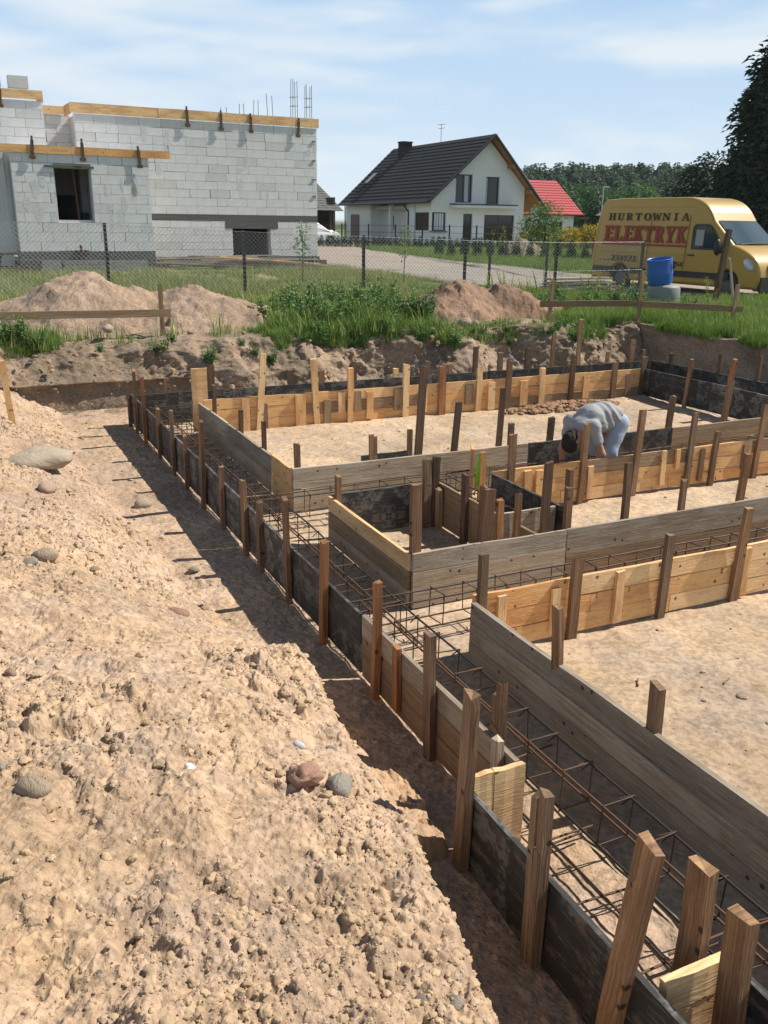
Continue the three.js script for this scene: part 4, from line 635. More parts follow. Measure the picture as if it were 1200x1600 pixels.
{
  const V = thing('delivery_van', 'yellow high roof delivery van with red and black lettering on its side', 'van', [18.5, 0.6, -22.5]); V.rotation.y = -Math.PI / 2 + 0.1; V.scale.z = 0.93;
  const paint = new THREE.MeshPhysicalMaterial({ color: lin(0.38, 0.235, 0.034), roughness: 0.42, clearcoat: 0.35, clearcoatRoughness: 0.15 }), blk = std({ color: lin(0.02, 0.02, 0.02), roughness: 0.55 }), glass = new THREE.MeshPhysicalMaterial({ color: lin(0.03, 0.045, 0.055), roughness: 0.05, ior: 1.6 });
  const s = new THREE.Shape(); s.moveTo(0.12, 0.36); s.lineTo(0.06, 0.9); s.lineTo(0.14, 1.7); s.quadraticCurveTo(0.22, 2.36, 0.34, 2.41); s.lineTo(1.0, 2.44); s.lineTo(3.3, 2.44); s.quadraticCurveTo(3.86, 2.42, 4.12, 2.08); s.lineTo(4.27, 1.87); s.lineTo(4.98, 1.27); s.quadraticCurveTo(5.5, 1.14, 5.72, 0.92); s.quadraticCurveTo(5.86, 0.76, 5.85, 0.5); s.lineTo(5.8, 0.36);
  s.lineTo(5.42, 0.36); s.absarc(4.95, 0.36, 0.44, 0, Math.PI, false); s.lineTo(1.62, 0.36); s.absarc(1.18, 0.36, 0.44, 0, Math.PI, false); s.lineTo(0.12, 0.36);
  const g = new THREE.ExtrudeGeometry(s, { depth: 1.8, bevelEnabled: true, bevelThickness: 0.1, bevelSize: 0.085, bevelSegments: 5, curveSegments: 10 }).translate(0, 0, -0.9);
  const taper = (y) => 1 - 0.10 * ss(1.15, 2.5, y), p = g.attributes.position; for (let i = 0; i < p.count; i++) p.setZ(i, p.getZ(i) * taper(p.getY(i))); g.computeVertexNormals();
  const body = part('body', g, paint, V);
  const side = (y) => 1.0 * taper(y) + 0.004, tilt = Math.atan(0.10 / 1.15);
  const onSide = (geo, mat, name, x, y, lift = 0.006) => part(name, geo, mat, V, [x, y, side(y) + lift], [-tilt * (y > 1.2 ? 1 : 0.25), 0, 0]);
  const red = std({ color: lin(0.26, 0.025, 0.022), roughness: 0.6 }), black = std({ color: lin(0.02, 0.016, 0.012), roughness: 0.6 });
  onSide(lettering('HURTOWNIA', 0.2, 3.05), black, 'lettering', 0.5, 1.92); onSide(lettering('ELEKTRYK', 0.42, 3.1, font, 0, 2), red, 'lettering', 0.42, 1.35); onSide(new THREE.BoxGeometry(3.15, 0.05, 0.006).translate(1.57, 0, 0), red, 'stripe', 0.4, 1.27); 
  onSide(lettering('...ZAWSZE', 0.16, 1.55, font), black, 'lettering', 0.3, 0.8); onSide(lettering('GDANSK', 0.12, 0.8), black, 'lettering', 2.72, 0.74);
  onSide(new THREE.BoxGeometry(4.9, 0.035, 0.018).translate(2.45, 0, 0), paint, 'belt_line', 0.12, 1.06, 0.0); onSide(new THREE.BoxGeometry(0.012, 1.7, 0.004), blk, 'door_seam', 2.2, 1.3); onSide(new THREE.BoxGeometry(0.012, 1.5, 0.004), blk, 'door_seam', 4.9, 0.95); onSide(new THREE.BoxGeometry(3.3, 0.02, 0.01).translate(1.65, 0, 0), paint, 'roof_rail', 0.3, 2.28); 
  const win = new THREE.Shape([[0, 0], [1.05, 0], [0.95, 0.18], [0.62, 0.56], [0.5, 0.64], [0.08, 0.64], [0, 0.56]].map((q) => new THREE.Vector2(...q)));
  const sw = onSide(new THREE.ExtrudeGeometry(win, { depth: 0.012, bevelEnabled: false }), blk, 'side_window', 3.72, 1.2, 0.0); const inner = new THREE.ExtrudeGeometry(win, { depth: 0.004, bevelEnabled: false }).scale(0.86, 0.86, 1); part('pane', inner, glass, sw, [0.07, 0.05, 0.012]);
  part('curtain', box(0.26, 0.4, 0.003), std({ color: lin(0.3, 0.3, 0.29) }), sw, [0.26, 0.3, 0.018]);
  for (const sz of [1, -1]) { const m = part('wing_mirror', mergeGeometries([new THREE.SphereGeometry(0.5, 10, 8).scale(0.16, 0.42, 0.24).translate(0, 0, 0), box(0.06, 0.06, 0.18, 0, -0.12, -0.16 * 1)]), blk, V, [4.72, 1.28, sz * 1.2]); if (sz < 0) m.rotation.y = Math.PI; }
  // windscreen follows the slope
  const ws = []; const W = (x, y, z) => [x, y, z * taper(y)]; const cols = 10, rows = 6, wp = [[4.29, 1.86], [4.52, 1.665], [4.75, 1.47], [4.97, 1.285]], nrm = 0.078;
  const wg = gridGeo(cols + 1, rows + 1, (u, v) => { const t = v * 3, i = Math.min(2, Math.floor(t)), f = t - i, a = wp[i], b = wp[i + 1], z = mix(0.86, -0.86, u), bow = 0.10 * (1 - (z / 0.86) ** 2); return [mix(a[0], b[0], f) + bow * 0.3 + nrm - 0.012, mix(a[1], b[1], f) + nrm, z * taper(mix(a[1], b[1], f))]; });
  part('windscreen', wg, new THREE.MeshPhysicalMaterial({ color: lin(0.05, 0.08, 0.10), roughness: 0.05, ior: 1.6, side: THREE.DoubleSide }), V); part('wiper', mergeGeometries([rod([5.07, 1.36, 0.7], [5.1, 1.39, -0.1], 0.014), rod([5.1, 1.39, -0.1], [5.06, 1.42, -0.8], 0.012)]), blk, V);
  for (const sz of [1, -1]) { const hl = part('headlight', new THREE.SphereGeometry(0.5, 14, 10)  .scale(0.62, 0.3, 0.26), new THREE.MeshPhysicalMaterial({ color: lin(0.45, 0.5, 0.55), roughness: 0.1, clearcoat: 1 }), V, [5.5, 0.93, sz * 0.90], [0, sz * -0.5, -0.6]); part('lamp', new THREE.SphereGeometry(0.09, 10, 8), M.galv, hl, [0.14, 0, 0]); }
  part('grille', box(0.08, 0.26, 1.2, 5.91, 0.74, 0), blk, V); for (let i = 0; i < 3; i++) part('grille_bar', box(0.03, 0.03, 1.1, 5.96, 0.66 + i * 0.08, 0), M.galv, V); part('bumper', box(0.22, 0.34, 1.86, 5.86, 0.42, 0), blk, V); part('number_plate', box(0.02, 0.12, 0.5, 5.985, 0.46, 0), std({ color: lin(0.7, 0.7, 0.7) }), V);
  part('bonnet_badge', box(0.06, 0.11, 0.11), M.galv, V, [5.82, 0.95, 0], [0, 0, 0.3]);
  onSide(new THREE.BoxGeometry(3.4, 0.16, 0.03).translate(1.7, 0, 0), blk, 'rub_strip', 1.62, 0.55); onSide(new THREE.BoxGeometry(0.9, 0.16, 0.03).translate(0.45, 0, 0), blk, 'rub_strip', 0.1, 0.55, 0.0); onSide(new THREE.BoxGeometry(0.014, 1.55, 0.004), blk, 'door_seam', 3.55, 1.3); part('door_handle', box(0.2, 0.04, 0.03), blk, V, [3.75, 1.05, 1.02]); part('tail_light', box(0.05, 0.5, 0.14), std({ color: lin(0.3, 0.02, 0.02) }), V, [0.0, 1.1, 0.9]);
  const tyre = new THREE.TorusGeometry(0.25, 0.11, 10, 24), rim = new THREE.CylinderGeometry(0.2, 0.2, 0.16, 18).rotateX(Math.PI / 2); for (const x of [1.18, 4.95]) for (const z of [0.86, -0.86]) { const w = part('wheel', tyre, blk, V, [x, 0.36, z]); part('rim', rim, std({ color: lin(0.12, 0.12, 0.12), roughness: 0.5, metalness: 0.4 }), w); }
  part('underbody', box(5.2, 0.2, 1.5, 2.9, 0.4, 0), blk, V);
}
{ // white estate car seen behind the corner of the block building
  const C = thing('parked_car', 'white car parked behind the corner of the block building', 'car', [24.2, 0.74, -64]); C.rotation.y = 0.15;
  const s = new THREE.Shape(); s.moveTo(-2.1, 0.3); s.lineTo(-2.1, 0.85); s.quadraticCurveTo(-2.0, 1.4, -1.5, 1.5); s.quadraticCurveTo(-0.4, 1.62, 0.4, 1.45); s.lineTo(1.15, 0.98); s.quadraticCurveTo(1.9, 0.9, 2.15, 0.65); s.lineTo(2.15, 0.3); s.lineTo(1.72, 0.3); s.absarc(1.35, 0.3, 0.36, 0, Math.PI, false); s.lineTo(-0.95, 0.3); s.absarc(-1.3, 0.3, 0.36, 0, Math.PI, false); s.lineTo(-2.1, 0.3);
  const g = new THREE.ExtrudeGeometry(s, { depth: 1.5, bevelEnabled: true, bevelThickness: 0.12, bevelSize: 0.05, bevelSegments: 3 }).translate(0, 0, -0.75); const p = g.attributes.position; for (let i = 0; i < p.count; i++) p.setZ(i, p.getZ(i) * (1 - 0.16 * ss(0.9, 1.6, p.getY(i)))); g.computeVertexNormals();
  part('body', g, new THREE.MeshPhysicalMaterial({ color: lin(0.75, 0.76, 0.78), roughness: 0.3, clearcoat: 1 }), C);
  const w = new THREE.Shape([[-1.7, 0.95], [0.85, 0.98], [0.3, 1.36], [-1.45, 1.42]].map((q) => new THREE.Vector2(...q))); for (const z of [1, -1]) part('side_window', new THREE.ExtrudeGeometry(w, { depth: 0.02, bevelEnabled: false }), M.glassDark, C, [0, 0, z * 0.82 - 0.01], [z * -0.16, 0, 0]);
  for (const x of [-1.3, 1.35]) for (const z of [0.74, -0.74]) { const k = part('wheel', new THREE.TorusGeometry(0.22, 0.09, 8, 20), M.blackPaint, C, [x, 0.31, z]); part('rim', new THREE.CylinderGeometry(0.18, 0.18, 0.12, 14).rotateX(Math.PI / 2), M.galv, k); }
}
{ // blue barrel on a plastic tank, odds and ends by the van
  const b = thing('barrel', 'open blue plastic barrel tilted on the white tank before the van', 'barrel', [13.82, 1.2, -15.2]);
  const blue = std({ color: lin(0.03, 0.12, 0.42), roughness: 0.4 }); part('drum', new THREE.LatheGeometry([[0.0, 0], [0.24, 0.0], [0.26, 0.03], [0.27, 0.2], [0.28, 0.22], [0.27, 0.24], [0.265, 0.5], [0.28, 0.52], [0.265, 0.53], [0.25, 0.5], [0.24, 0.04], [0, 0.03]].map((q) => new THREE.Vector2(...q)), 26), blue, b, [0, 0, 0], [0, 0, 0.16]); part('handle', box(0.05, 0.16, 0.03), M.blackPaint, b, [0.1, 0.4, 0.26]);
  const t = thing('plastic_tank', 'greyish white plastic tank on its side under the blue barrel', 'tank', [13.9, 0.68, -15.15]); part('tank', new THREE.LatheGeometry([[0, 0], [0.3, 0], [0.34, 0.04], [0.345, 0.2], [0.33, 0.22], [0.345, 0.24], [0.34, 0.44], [0.28, 0.5], [0.1, 0.52], [0, 0.52]].map((q) => new THREE.Vector2(...q)), 22), std({ color: lin(0.2, 0.21, 0.2), roughness: 0.6 }), t); part('cap', new THREE.CylinderGeometry(0.06, 0.06, 0.04, 12), blue, t, [0, 0.53, 0.1]);
  const pl = thing('pallet', 'grey wooden pallet lying in the grass beside the plastic tank', 'pallet', [15.6, 0.62, -15.6]); for (let i = 0; i < 6; i++) part('board', boardGeo(1.2, 0.1, 0.022).rotateX(Math.PI / 2), M.grey[i % 3], pl, [0, 0.13, -0.4 + i * 0.16]); for (const z of [-0.4, 0, 0.4]) part('bearer', boardGeo(1.2, 0.09, 0.08), M.grey[1], pl, [0, 0.06, z]);
  const rw = thing('roof_sheet_stack', 'stack of long grey boards lying along the fence beside the van rear', 'boards', [14.3, 0.66, -18.6]); for (let i = 0; i < 4; i++) part('board', boardGeo(2.2 - i * 0.1, 0.05, 0.3), M.grey[i % 3], rw, [rr(-0.05, 0.05), 0.14 + i * 0.1, 0], [0, rr(-0.03, 0.03), 0]); for (const x of [-0.8, 0.8]) part('bearer', box(0.1, 0.14, 0.4, x, 0.05, 0), M.stakeDark[0], rw);
}

// ---------------------------------------------------------------- the worker
function sdfMesh(bones, lo, hi, res, k = 0.03, warp = null) { // bones: [a, b, ra, rb]
  const size = Math.max(hi[0] - lo[0], hi[1] - lo[1], hi[2] - lo[2]), c = lo.map((v, i) => (v + hi[i]) / 2), mc = new MarchingCubes(res, new THREE.MeshStandardMaterial(), false, false, 400000);
  mc.isolation = 0; const n = mc.size, f = mc.field, half = n / 2;
  for (let z = 0; z < n; z++) for (let y = 0; y < n; y++) for (let x = 0; x < n; x++) {
    const px = ((x - half) / half) * (size / 2) + c[0], py = ((y - half) / half) * (size / 2) + c[1], pz = ((z - half) / half) * (size / 2) + c[2]; let d = 1e3;
    for (const [a, b, ra, rb, sq = 1] of bones) {
      const bx = b[0] - a[0], by = b[1] - a[1], bz = b[2] - a[2], qx = px - a[0], qy = py - a[1], qz = pz - a[2], t = clamp((qx * bx + qy * by + qz * bz) / (bx * bx + by * by + bz * bz + 1e-9), 0, 1);
      const dx = qx - bx * t, dy = qy - by * t, dz = (qz - bz * t) / sq, e = Math.sqrt(dx * dx + dy * dy + dz * dz) - mix(ra, rb, t); const h = clamp(0.5 + (0.5 * (d - e)) / k, 0, 1); d = mix(d, e, h) - k * h * (1 - h);
    }
    if (warp) d += warp(px, py, pz); f[x + y * n + z * n * n] = -d;
  }
  mc.update(); const cnt = mc.count, pos = new Float32Array(cnt * 3), nor = new Float32Array(cnt * 3); for (let i = 0; i < cnt * 3; i++) { pos[i] = mc.positionArray[i] * (size / 2) + c[i % 3]; nor[i] = mc.normalArray[i]; }
  const g = new THREE.BufferGeometry(); g.setAttribute('position', new THREE.BufferAttribute(pos, 3)); g.setAttribute('normal', new THREE.BufferAttribute(nor, 3)); return g;
}
{
  const P = thing('person', 'worker in grey T-shirt and pale blue jeans stooping over the middle strip', 'person', [5.31, 0, -6.53]); P.scale.setScalar(0.93); P.rotation.y = 0.12;
  const skin = new THREE.MeshPhysicalMaterial({ color: lin(0.42, 0.2, 0.125), roughness: 0.6 }), shirt = std({ color: lin(0.29, 0.30, 0.315), roughness: 0.95 }), jeans = std({ color: lin(0.33, 0.39, 0.49), roughness: 0.95, bumpMap: roughBump, bumpScale: 0.003 }), hairM = std({ color: lin(0.02, 0.016, 0.013), roughness: 0.9 }), bootM = std({ color: lin(0.1, 0.06, 0.035), roughness: 0.8 });
  // local coordinates: head towards -x, near side +z
  const hip = [0.265, 0.67, 0], waist = [0.13, 0.755, 0], chest = [-0.07, 0.735, 0], neckB = [-0.21, 0.655, 0.02], sN = [-0.16, 0.665, 0.165], sF = [-0.17, 0.67, -0.15], eN = [-0.09, 0.40, 0.23], eF = [-0.26, 0.40, -0.15], wN = [-0.13, 0.175, 0.17], wF = [-0.29, 0.17, -0.10], head = [-0.305, 0.535, 0.035];
  const hand = (w, dir, thumbZ) => { const b = []; const palm = [w[0] + dir[0] * 0.075, w[1] + dir[1] * 0.075, w[2] + dir[2] * 0.075]; b.push([w, palm, 0.028, 0.034, 1.2]); for (let i = 0; i < 4; i++) { const off = (i - 1.5) * 0.019, L = [0.07, 0.08, 0.076, 0.058][i], a = [palm[0] - 0.004, palm[1], palm[2] + off], m = [a[0] + dir[0] * L * 0.55 - 0.014, a[1] + dir[1] * L * 0.55, a[2]], e = [m[0] + 0.018, m[1] - L * 0.42, m[2]]; b.push([a, m, 0.0095, 0.009], [m, e, 0.009, 0.0075]); } const t0 = [w[0] + dir[0] * 0.03, w[1] + dir[1] * 0.03, w[2] + thumbZ * 0.026], t1 = [t0[0] - 0.03, t0[1] - 0.035, t0[2] + thumbZ * 0.02], t2 = [t1[0] - 0.012, t1[1] - 0.03, t1[2]]; b.push([t0, t1, 0.012, 0.0105], [t1, t2, 0.0105, 0.008]); return b; };
  const dN = [-0.15, -0.97, -0.15], dF = [-0.1, -0.98, 0.15];
  const bones = [[hip, waist, 0.08, 0.075, 1.1], [waist, chest, 0.075, 0.085, 1.1], [chest, neckB, 0.085, 0.055, 1.1], [neckB, [-0.275, 0.585, 0.03], 0.052, 0.05], [sN, eN, 0.04, 0.037], [eN, wN, 0.037, 0.025], [sF, eF, 0.04, 0.037], [eF, wF, 0.037, 0.025], [neckB, sN, 0.05, 0.04], [neckB, sF, 0.05, 0.04], [hip, [0.14, 0.36, 0.12], 0.07, 0.045], [hip, [0.14, 0.36, -0.12], 0.07, 0.045], [[0.14, 0.36, 0.12], [0.27, 0.08, 0.13], 0.048, 0.034], [[0.14, 0.36, -0.12], [0.29, 0.08, -0.13], 0.048, 0.034]];
  const bodyG = [sdfMesh(bones, [-0.45, -0.05, -0.45], [0.55, 0.95, 0.45], 84, 0.03)];
  bodyG.push(sdfMesh(hand(wN, dN, -1), [wN[0] - 0.14, wN[1] - 0.22, wN[2] - 0.12], [wN[0] + 0.1, wN[1] + 0.03, wN[2] + 0.12], 64, 0.008), sdfMesh(hand(wF, dF, 1), [wF[0] - 0.14, wF[1] - 0.22, wF[2] - 0.12], [wF[0] + 0.1, wF[1] + 0.03, wF[2] + 0.12], 64, 0.008));
  // head hangs down: crown towards (-0.55, -0.83), face looks towards (+0.8, -0.55) and down
  const up = [-0.62, -0.78, 0.0], fw = [0.77, -0.62, 0.05], at = (u, f, s) => [head[0] + up[0] * u + fw[0] * f, head[1] + up[1] * u + fw[1] * f, head[2] + s];
  const hb = [[at(-0.05, 0.0, 0), at(0.055, -0.012, 0), 0.07, 0.082, 0.9], [at(-0.07, 0.045, 0), at(0.0, 0.05, 0), 0.045, 0.055, 0.9], [at(-0.02, 0.098, 0), at(0.015, 0.088, 0), 0.013, 0.008], [at(-0.085, 0.07, 0), at(-0.075, 0.075, 0), 0.022, 0.022], [at(-0.048, 0.086, -0.018), at(-0.048, 0.086, 0.018), 0.008, 0.008], [at(-0.015, -0.005, 0.075), at(0.012, -0.012, 0.08), 0.016, 0.02, 0.5], [at(-0.015, -0.005, -0.075), at(0.012, -0.012, -0.08), 0.016, 0.02, 0.5], [at(0.03, 0.075, -0.03), at(0.03, 0.075, 0.03), 0.014, 0.014]];
  bodyG.push(sdfMesh(hb, [head[0] - 0.17, head[1] - 0.17, head[2] - 0.17], [head[0] + 0.17, head[1] + 0.17, head[2] + 0.17], 76, 0.016));
  const body = part('body', mergeGeometries(bodyG), skin, P);
  for (const s of [-1, 1]) part('eye', new THREE.SphereGeometry(0.011, 8, 6), hairM, body, at(0.008, 0.083, s * 0.03));
  part('hair', sdfMesh([[at(0.02, -0.03, 0), at(0.06, -0.012, 0), 0.086, 0.082, 0.92], [at(-0.04, -0.052, 0), at(0.02, -0.04, 0), 0.052, 0.07, 1.0], [at(0.075, 0.03, 0), at(0.06, 0.0, 0), 0.06, 0.075, 0.95]], [head[0] - 0.2, head[1] - 0.2, head[2] - 0.17], [head[0] + 0.14, head[1] + 0.14, head[2] + 0.17], 56, 0.02, (x, y, z) => (fbm3(x * 60, y * 60, z * 60, 2) - 0.5) * 0.012), hairM, P);
  const wr = (x, y, z) => (fbm3(x * 7 + y * 5, y * 9, z * 9, 3) - 0.5) * 0.03 + Math.sin(x * 62 + y * 30 + n3(x * 6, y * 6, z * 6) * 6) * 0.006 * ss(-0.2, 0.15, x);
  part('shirt', sdfMesh([[[0.225, 0.71, 0], waist, 0.126, 0.118, 1.2], [waist, chest, 0.108, 0.114, 1.2], [chest, neckB, 0.110, 0.062, 1.25], [neckB, sN, 0.07, 0.066], [neckB, sF, 0.07, 0.066], [sN, [-0.13, 0.53, 0.19], 0.058, 0.06], [sF, [-0.205, 0.54, -0.145], 0.058, 0.06], [[-0.02, 0.655, 0], [0.13, 0.66, 0], 0.12, 0.11, 1.25]], [-0.5, 0.3, -0.5], [0.5, 1.0, 0.5], 92, 0.045, wr), shirt, P);
  part('belt', sdfMesh([[[0.225, 0.695, 0], [0.25, 0.682, 0], 0.1275, 0.1275, 1.22]], [0.0, 0.4, -0.35], [0.6, 0.95, 0.35], 56, 0.01, (x, y) => Math.max(0, Math.abs((x - 0.235) * 0.87 - (y - 0.69) * 0.5) - 0.02) * 1.0), hairM, P);
  part('jeans', sdfMesh([[[0.225, 0.69, 0], hip, 0.118, 0.12, 1.22], [[0.275, 0.65, 0.085], [0.14, 0.37, 0.12], 0.105, 0.07], [[0.275, 0.65, -0.085], [0.14, 0.37, -0.12], 0.105, 0.07], [[0.14, 0.37, 0.12], [0.265, 0.1, 0.13], 0.07, 0.056], [[0.14, 0.37, -0.12], [0.285, 0.1, -0.13], 0.07, 0.056]], [-0.1, 0.0, -0.5], [0.6, 0.9, 0.5], 92, 0.03, (x, y, z) => (fbm3(x * 9, y * 14, z * 9, 3) - 0.5) * 0.016), jeans, P);
  for (const [x, z] of [[0.27, 0.13], [0.29, -0.13]]) part('boot', sdfMesh([[[x + 0.02, 0.1, z], [x, 0.05, z], 0.05, 0.045], [[x + 0.03, 0.04, z], [x - 0.16, 0.035, z + 0.01], 0.042, 0.038, 1.05]], [x - 0.25, -0.05, z - 0.15], [x + 0.12, 0.2, z + 0.15], 48, 0.02, (a, b) => Math.max(0, 0.004 - b) * 1.0), bootM, P);
}

// ---------------------------------------------------------------- stones and clods
function stoneGeo(seed, detail = 2, rough = 0.28, flat = 0.75) {
  const g = new THREE.IcosahedronGeometry(1, detail), p = g.attributes.position, q = rng(seed), sx = 0.8 + q() * 0.5, sz = 0.8 + q() * 0.4;
  for (let i = 0; i < p.count; i++) { const x = p.getX(i), y = p.getY(i), z = p.getZ(i), r = 1 + (fbm3(x * 1.1 + seed * 3.7, y * 1.1 + 50, z * 1.1 + 20, 3) - 0.5) * rough * 3.2; p.setXYZ(i, x * r * sx, y * r * flat, z * r * sz); }
  const uv = new Float32Array(p.count * 2); for (let i = 0; i < p.count; i++) { uv[i * 2] = p.getX(i) * 0.6 + p.getY(i) * 0.3; uv[i * 2 + 1] = p.getZ(i) * 0.6 + p.getY(i) * 0.3; } g.setAttribute('uv', new THREE.BufferAttribute(uv, 2)); g.computeVertexNormals(); return g;
}
function smooth(g) { // shared normals by position
  const p = g.attributes.position, n = g.attributes.normal, m = new Map(); for (let i = 0; i < p.count; i++) { const k = `${p.getX(i).toFixed(4)},${p.getY(i).toFixed(4)},${p.getZ(i).toFixed(4)}`; const a = m.get(k) || [0, 0, 0]; a[0] += n.getX(i); a[1] += n.getY(i); a[2] += n.getZ(i); m.set(k, a); }
  for (let i = 0; i < p.count; i++) { const a = m.get(`${p.getX(i).toFixed(4)},${p.getY(i).toFixed(4)},${p.getZ(i).toFixed(4)}`), l = Math.hypot(...a) || 1; n.setXYZ(i, a[0] / l, a[1] / l, a[2] / l); } return g;
}
function clodGeo(seed) { const g = new THREE.IcosahedronGeometry(1, 5), p = g.attributes.position; for (let i = 0; i < p.count; i++) { const x = p.getX(i), y = p.getY(i), z = p.getZ(i), b = (f, o) => Math.abs(2 * n3(x * f + seed * 5.3 + o, y * f + 40 + o, z * f + 20) - 1), r = 0.72 + (fbm3(x * 0.9 + seed * 2.1, y * 0.9 + 9, z * 0.9 + 30, 2) - 0.5) * 1.1 + b(2.1, 0) * 0.3 + b(4.6, 7) * 0.2 + b(9.5, 13) * 0.12; p.setXYZ(i, x * r, y * r * 0.72, z * r); } g.computeVertexNormals(); return g; }
const stones = [1, 2, 3, 4, 5, 6].map((s) => smooth(stoneGeo(s, 2))), clodGeos = [11, 12, 13, 14, 15].map((s) => smooth(clodGeo(s)));
const stoneMats = [[0.42, 0.35, 0.27], [0.38, 0.30, 0.22], [0.32, 0.285, 0.24], [0.44, 0.32, 0.24], [0.48, 0.42, 0.34], [0.38, 0.22, 0.16]].map((c) => std({ color: lin(...c), map: blockGrain, bumpMap: sandBump, bumpScale: 0.008 }));
const clodMats = [[0.42, 0.305, 0.205], [0.38, 0.275, 0.18], [0.44, 0.325, 0.22]].map((c) => std({ color: lin(...c), roughness: 1 }));
const ground = (x, z) => (x < 2.08 ? westHeight(x, z) : floorHeight(x, z));
const placed = [];
function stone(label, x, z, r, mat, { geo = pick(stones), sy = 1, sink = 0.3, group, stretch = 1 } = {}) { const m = solo('stone', geo, mat, label, 'stone', group, [x, ground(x, z) + r * (0.6 * sy - sink), z]); m.scale.set(r * stretch, r * sy, r); m.rotation.set(rr(-0.2, 0.2), rr(0, 6.28), rr(-0.2, 0.2)); placed.push([x, z, r]); return m; }
{ const m = stone('large flat pale boulder lying on the sand at the left edge', 0.52, -8.1, 0.17, stoneMats[0], { geo: smooth(stoneGeo(21, 5, 0.26, 0.7)), sy: 0.85, stretch: 1.75, sink: 0.1 }); m.rotation.set(0.05, 0.25, -0.05); }
stone('round tan stone alone on the trench floor below the boulder', 1.27, -7.55, 0.07, stoneMats[0]);
stone('small dark grey stone on the smooth trench floor', 1.30, -5.85, 0.035, stoneMats[2], { sink: 0.1 });
stone('pink rounded stone on the sand slope beside grey clods', 0.93, -4.66, 0.05, stoneMats[5], { sy: 0.9 });
stone('pinkish stone half buried below the large boulder', 0.48, -7.2, 0.075, stoneMats[3]);
stone('brown stone at the left side with a shadowed hollow', 0.28, -5.1, 0.06, stoneMats[1]);
stone('grey speckled stone with rough surface near the bank edge', 1.02, -2.46, 0.055, stoneMats[2]);
stone('reddish crumbly stone beside the grey speckled stone', 0.90, -2.50, 0.055, stoneMats[5], { geo: clodGeos[1] });
stone('rounded brown stone in the lower left of the sand', 0.03, -2.62, 0.05, stoneMats[1]);
stone('white rounded pebble in the middle of the near sand', 0.53, -2.62, 0.018, std({ color: lin(0.75, 0.74, 0.72) }));
stone('bluish grey pebble near the bank edge above the red stone', 0.98, -2.78, 0.02, std({ color: lin(0.4, 0.42, 0.45) }));
stone('pale stone on the sandy bank behind the long batter board', 1.85, -12.75, 0.08, stoneMats[0]).position.y = 0.95;
stone('white weathered stone on the rim of the far bank', 7.35, -12.45, 0.09, stoneMats[0]).position.y = 0.88;
{ const q = rng(99); let n = 0; while (n < 40) { const z = -1.4 * Math.pow(8, q() * 1.0), x = mix(-0.1, toe(z) - 0.06, q()), m = fbm(x * 1.7, z * 1.7, 3, 90); if (m < 0.36 + q() * 0.2) continue; const r = (0.007 + 0.022 * Math.pow(q(), 2.6)) * (1 + 0.05 * -z); stone('small loose stone lying in the sand of the left bank', x, z, r, stoneMats[Math.floor(q() * 5)], { group: 'small stones on the left sand bank', sink: 0.4 }); n++; } }
function scatter(name, geo, mat, list, extra = {}) { const m = new THREE.InstancedMesh(geo, mat, list.length), d = new THREE.Object3D(), c = new THREE.Color(); list.forEach(([x, y, z, sx, sy, sz, ry, rx = 0, col], i) => { d.position.set(x, y, z); d.rotation.set(rx, ry, 0); d.scale.set(sx, sy, sz); d.updateMatrix(); m.setMatrixAt(i, d.matrix); if (col) m.setColorAt(i, c.setRGB(...col)); }); m.name = numbered(name); m.userData = { kind: 'stuff', ...extra }; scene.add(m); return m; }
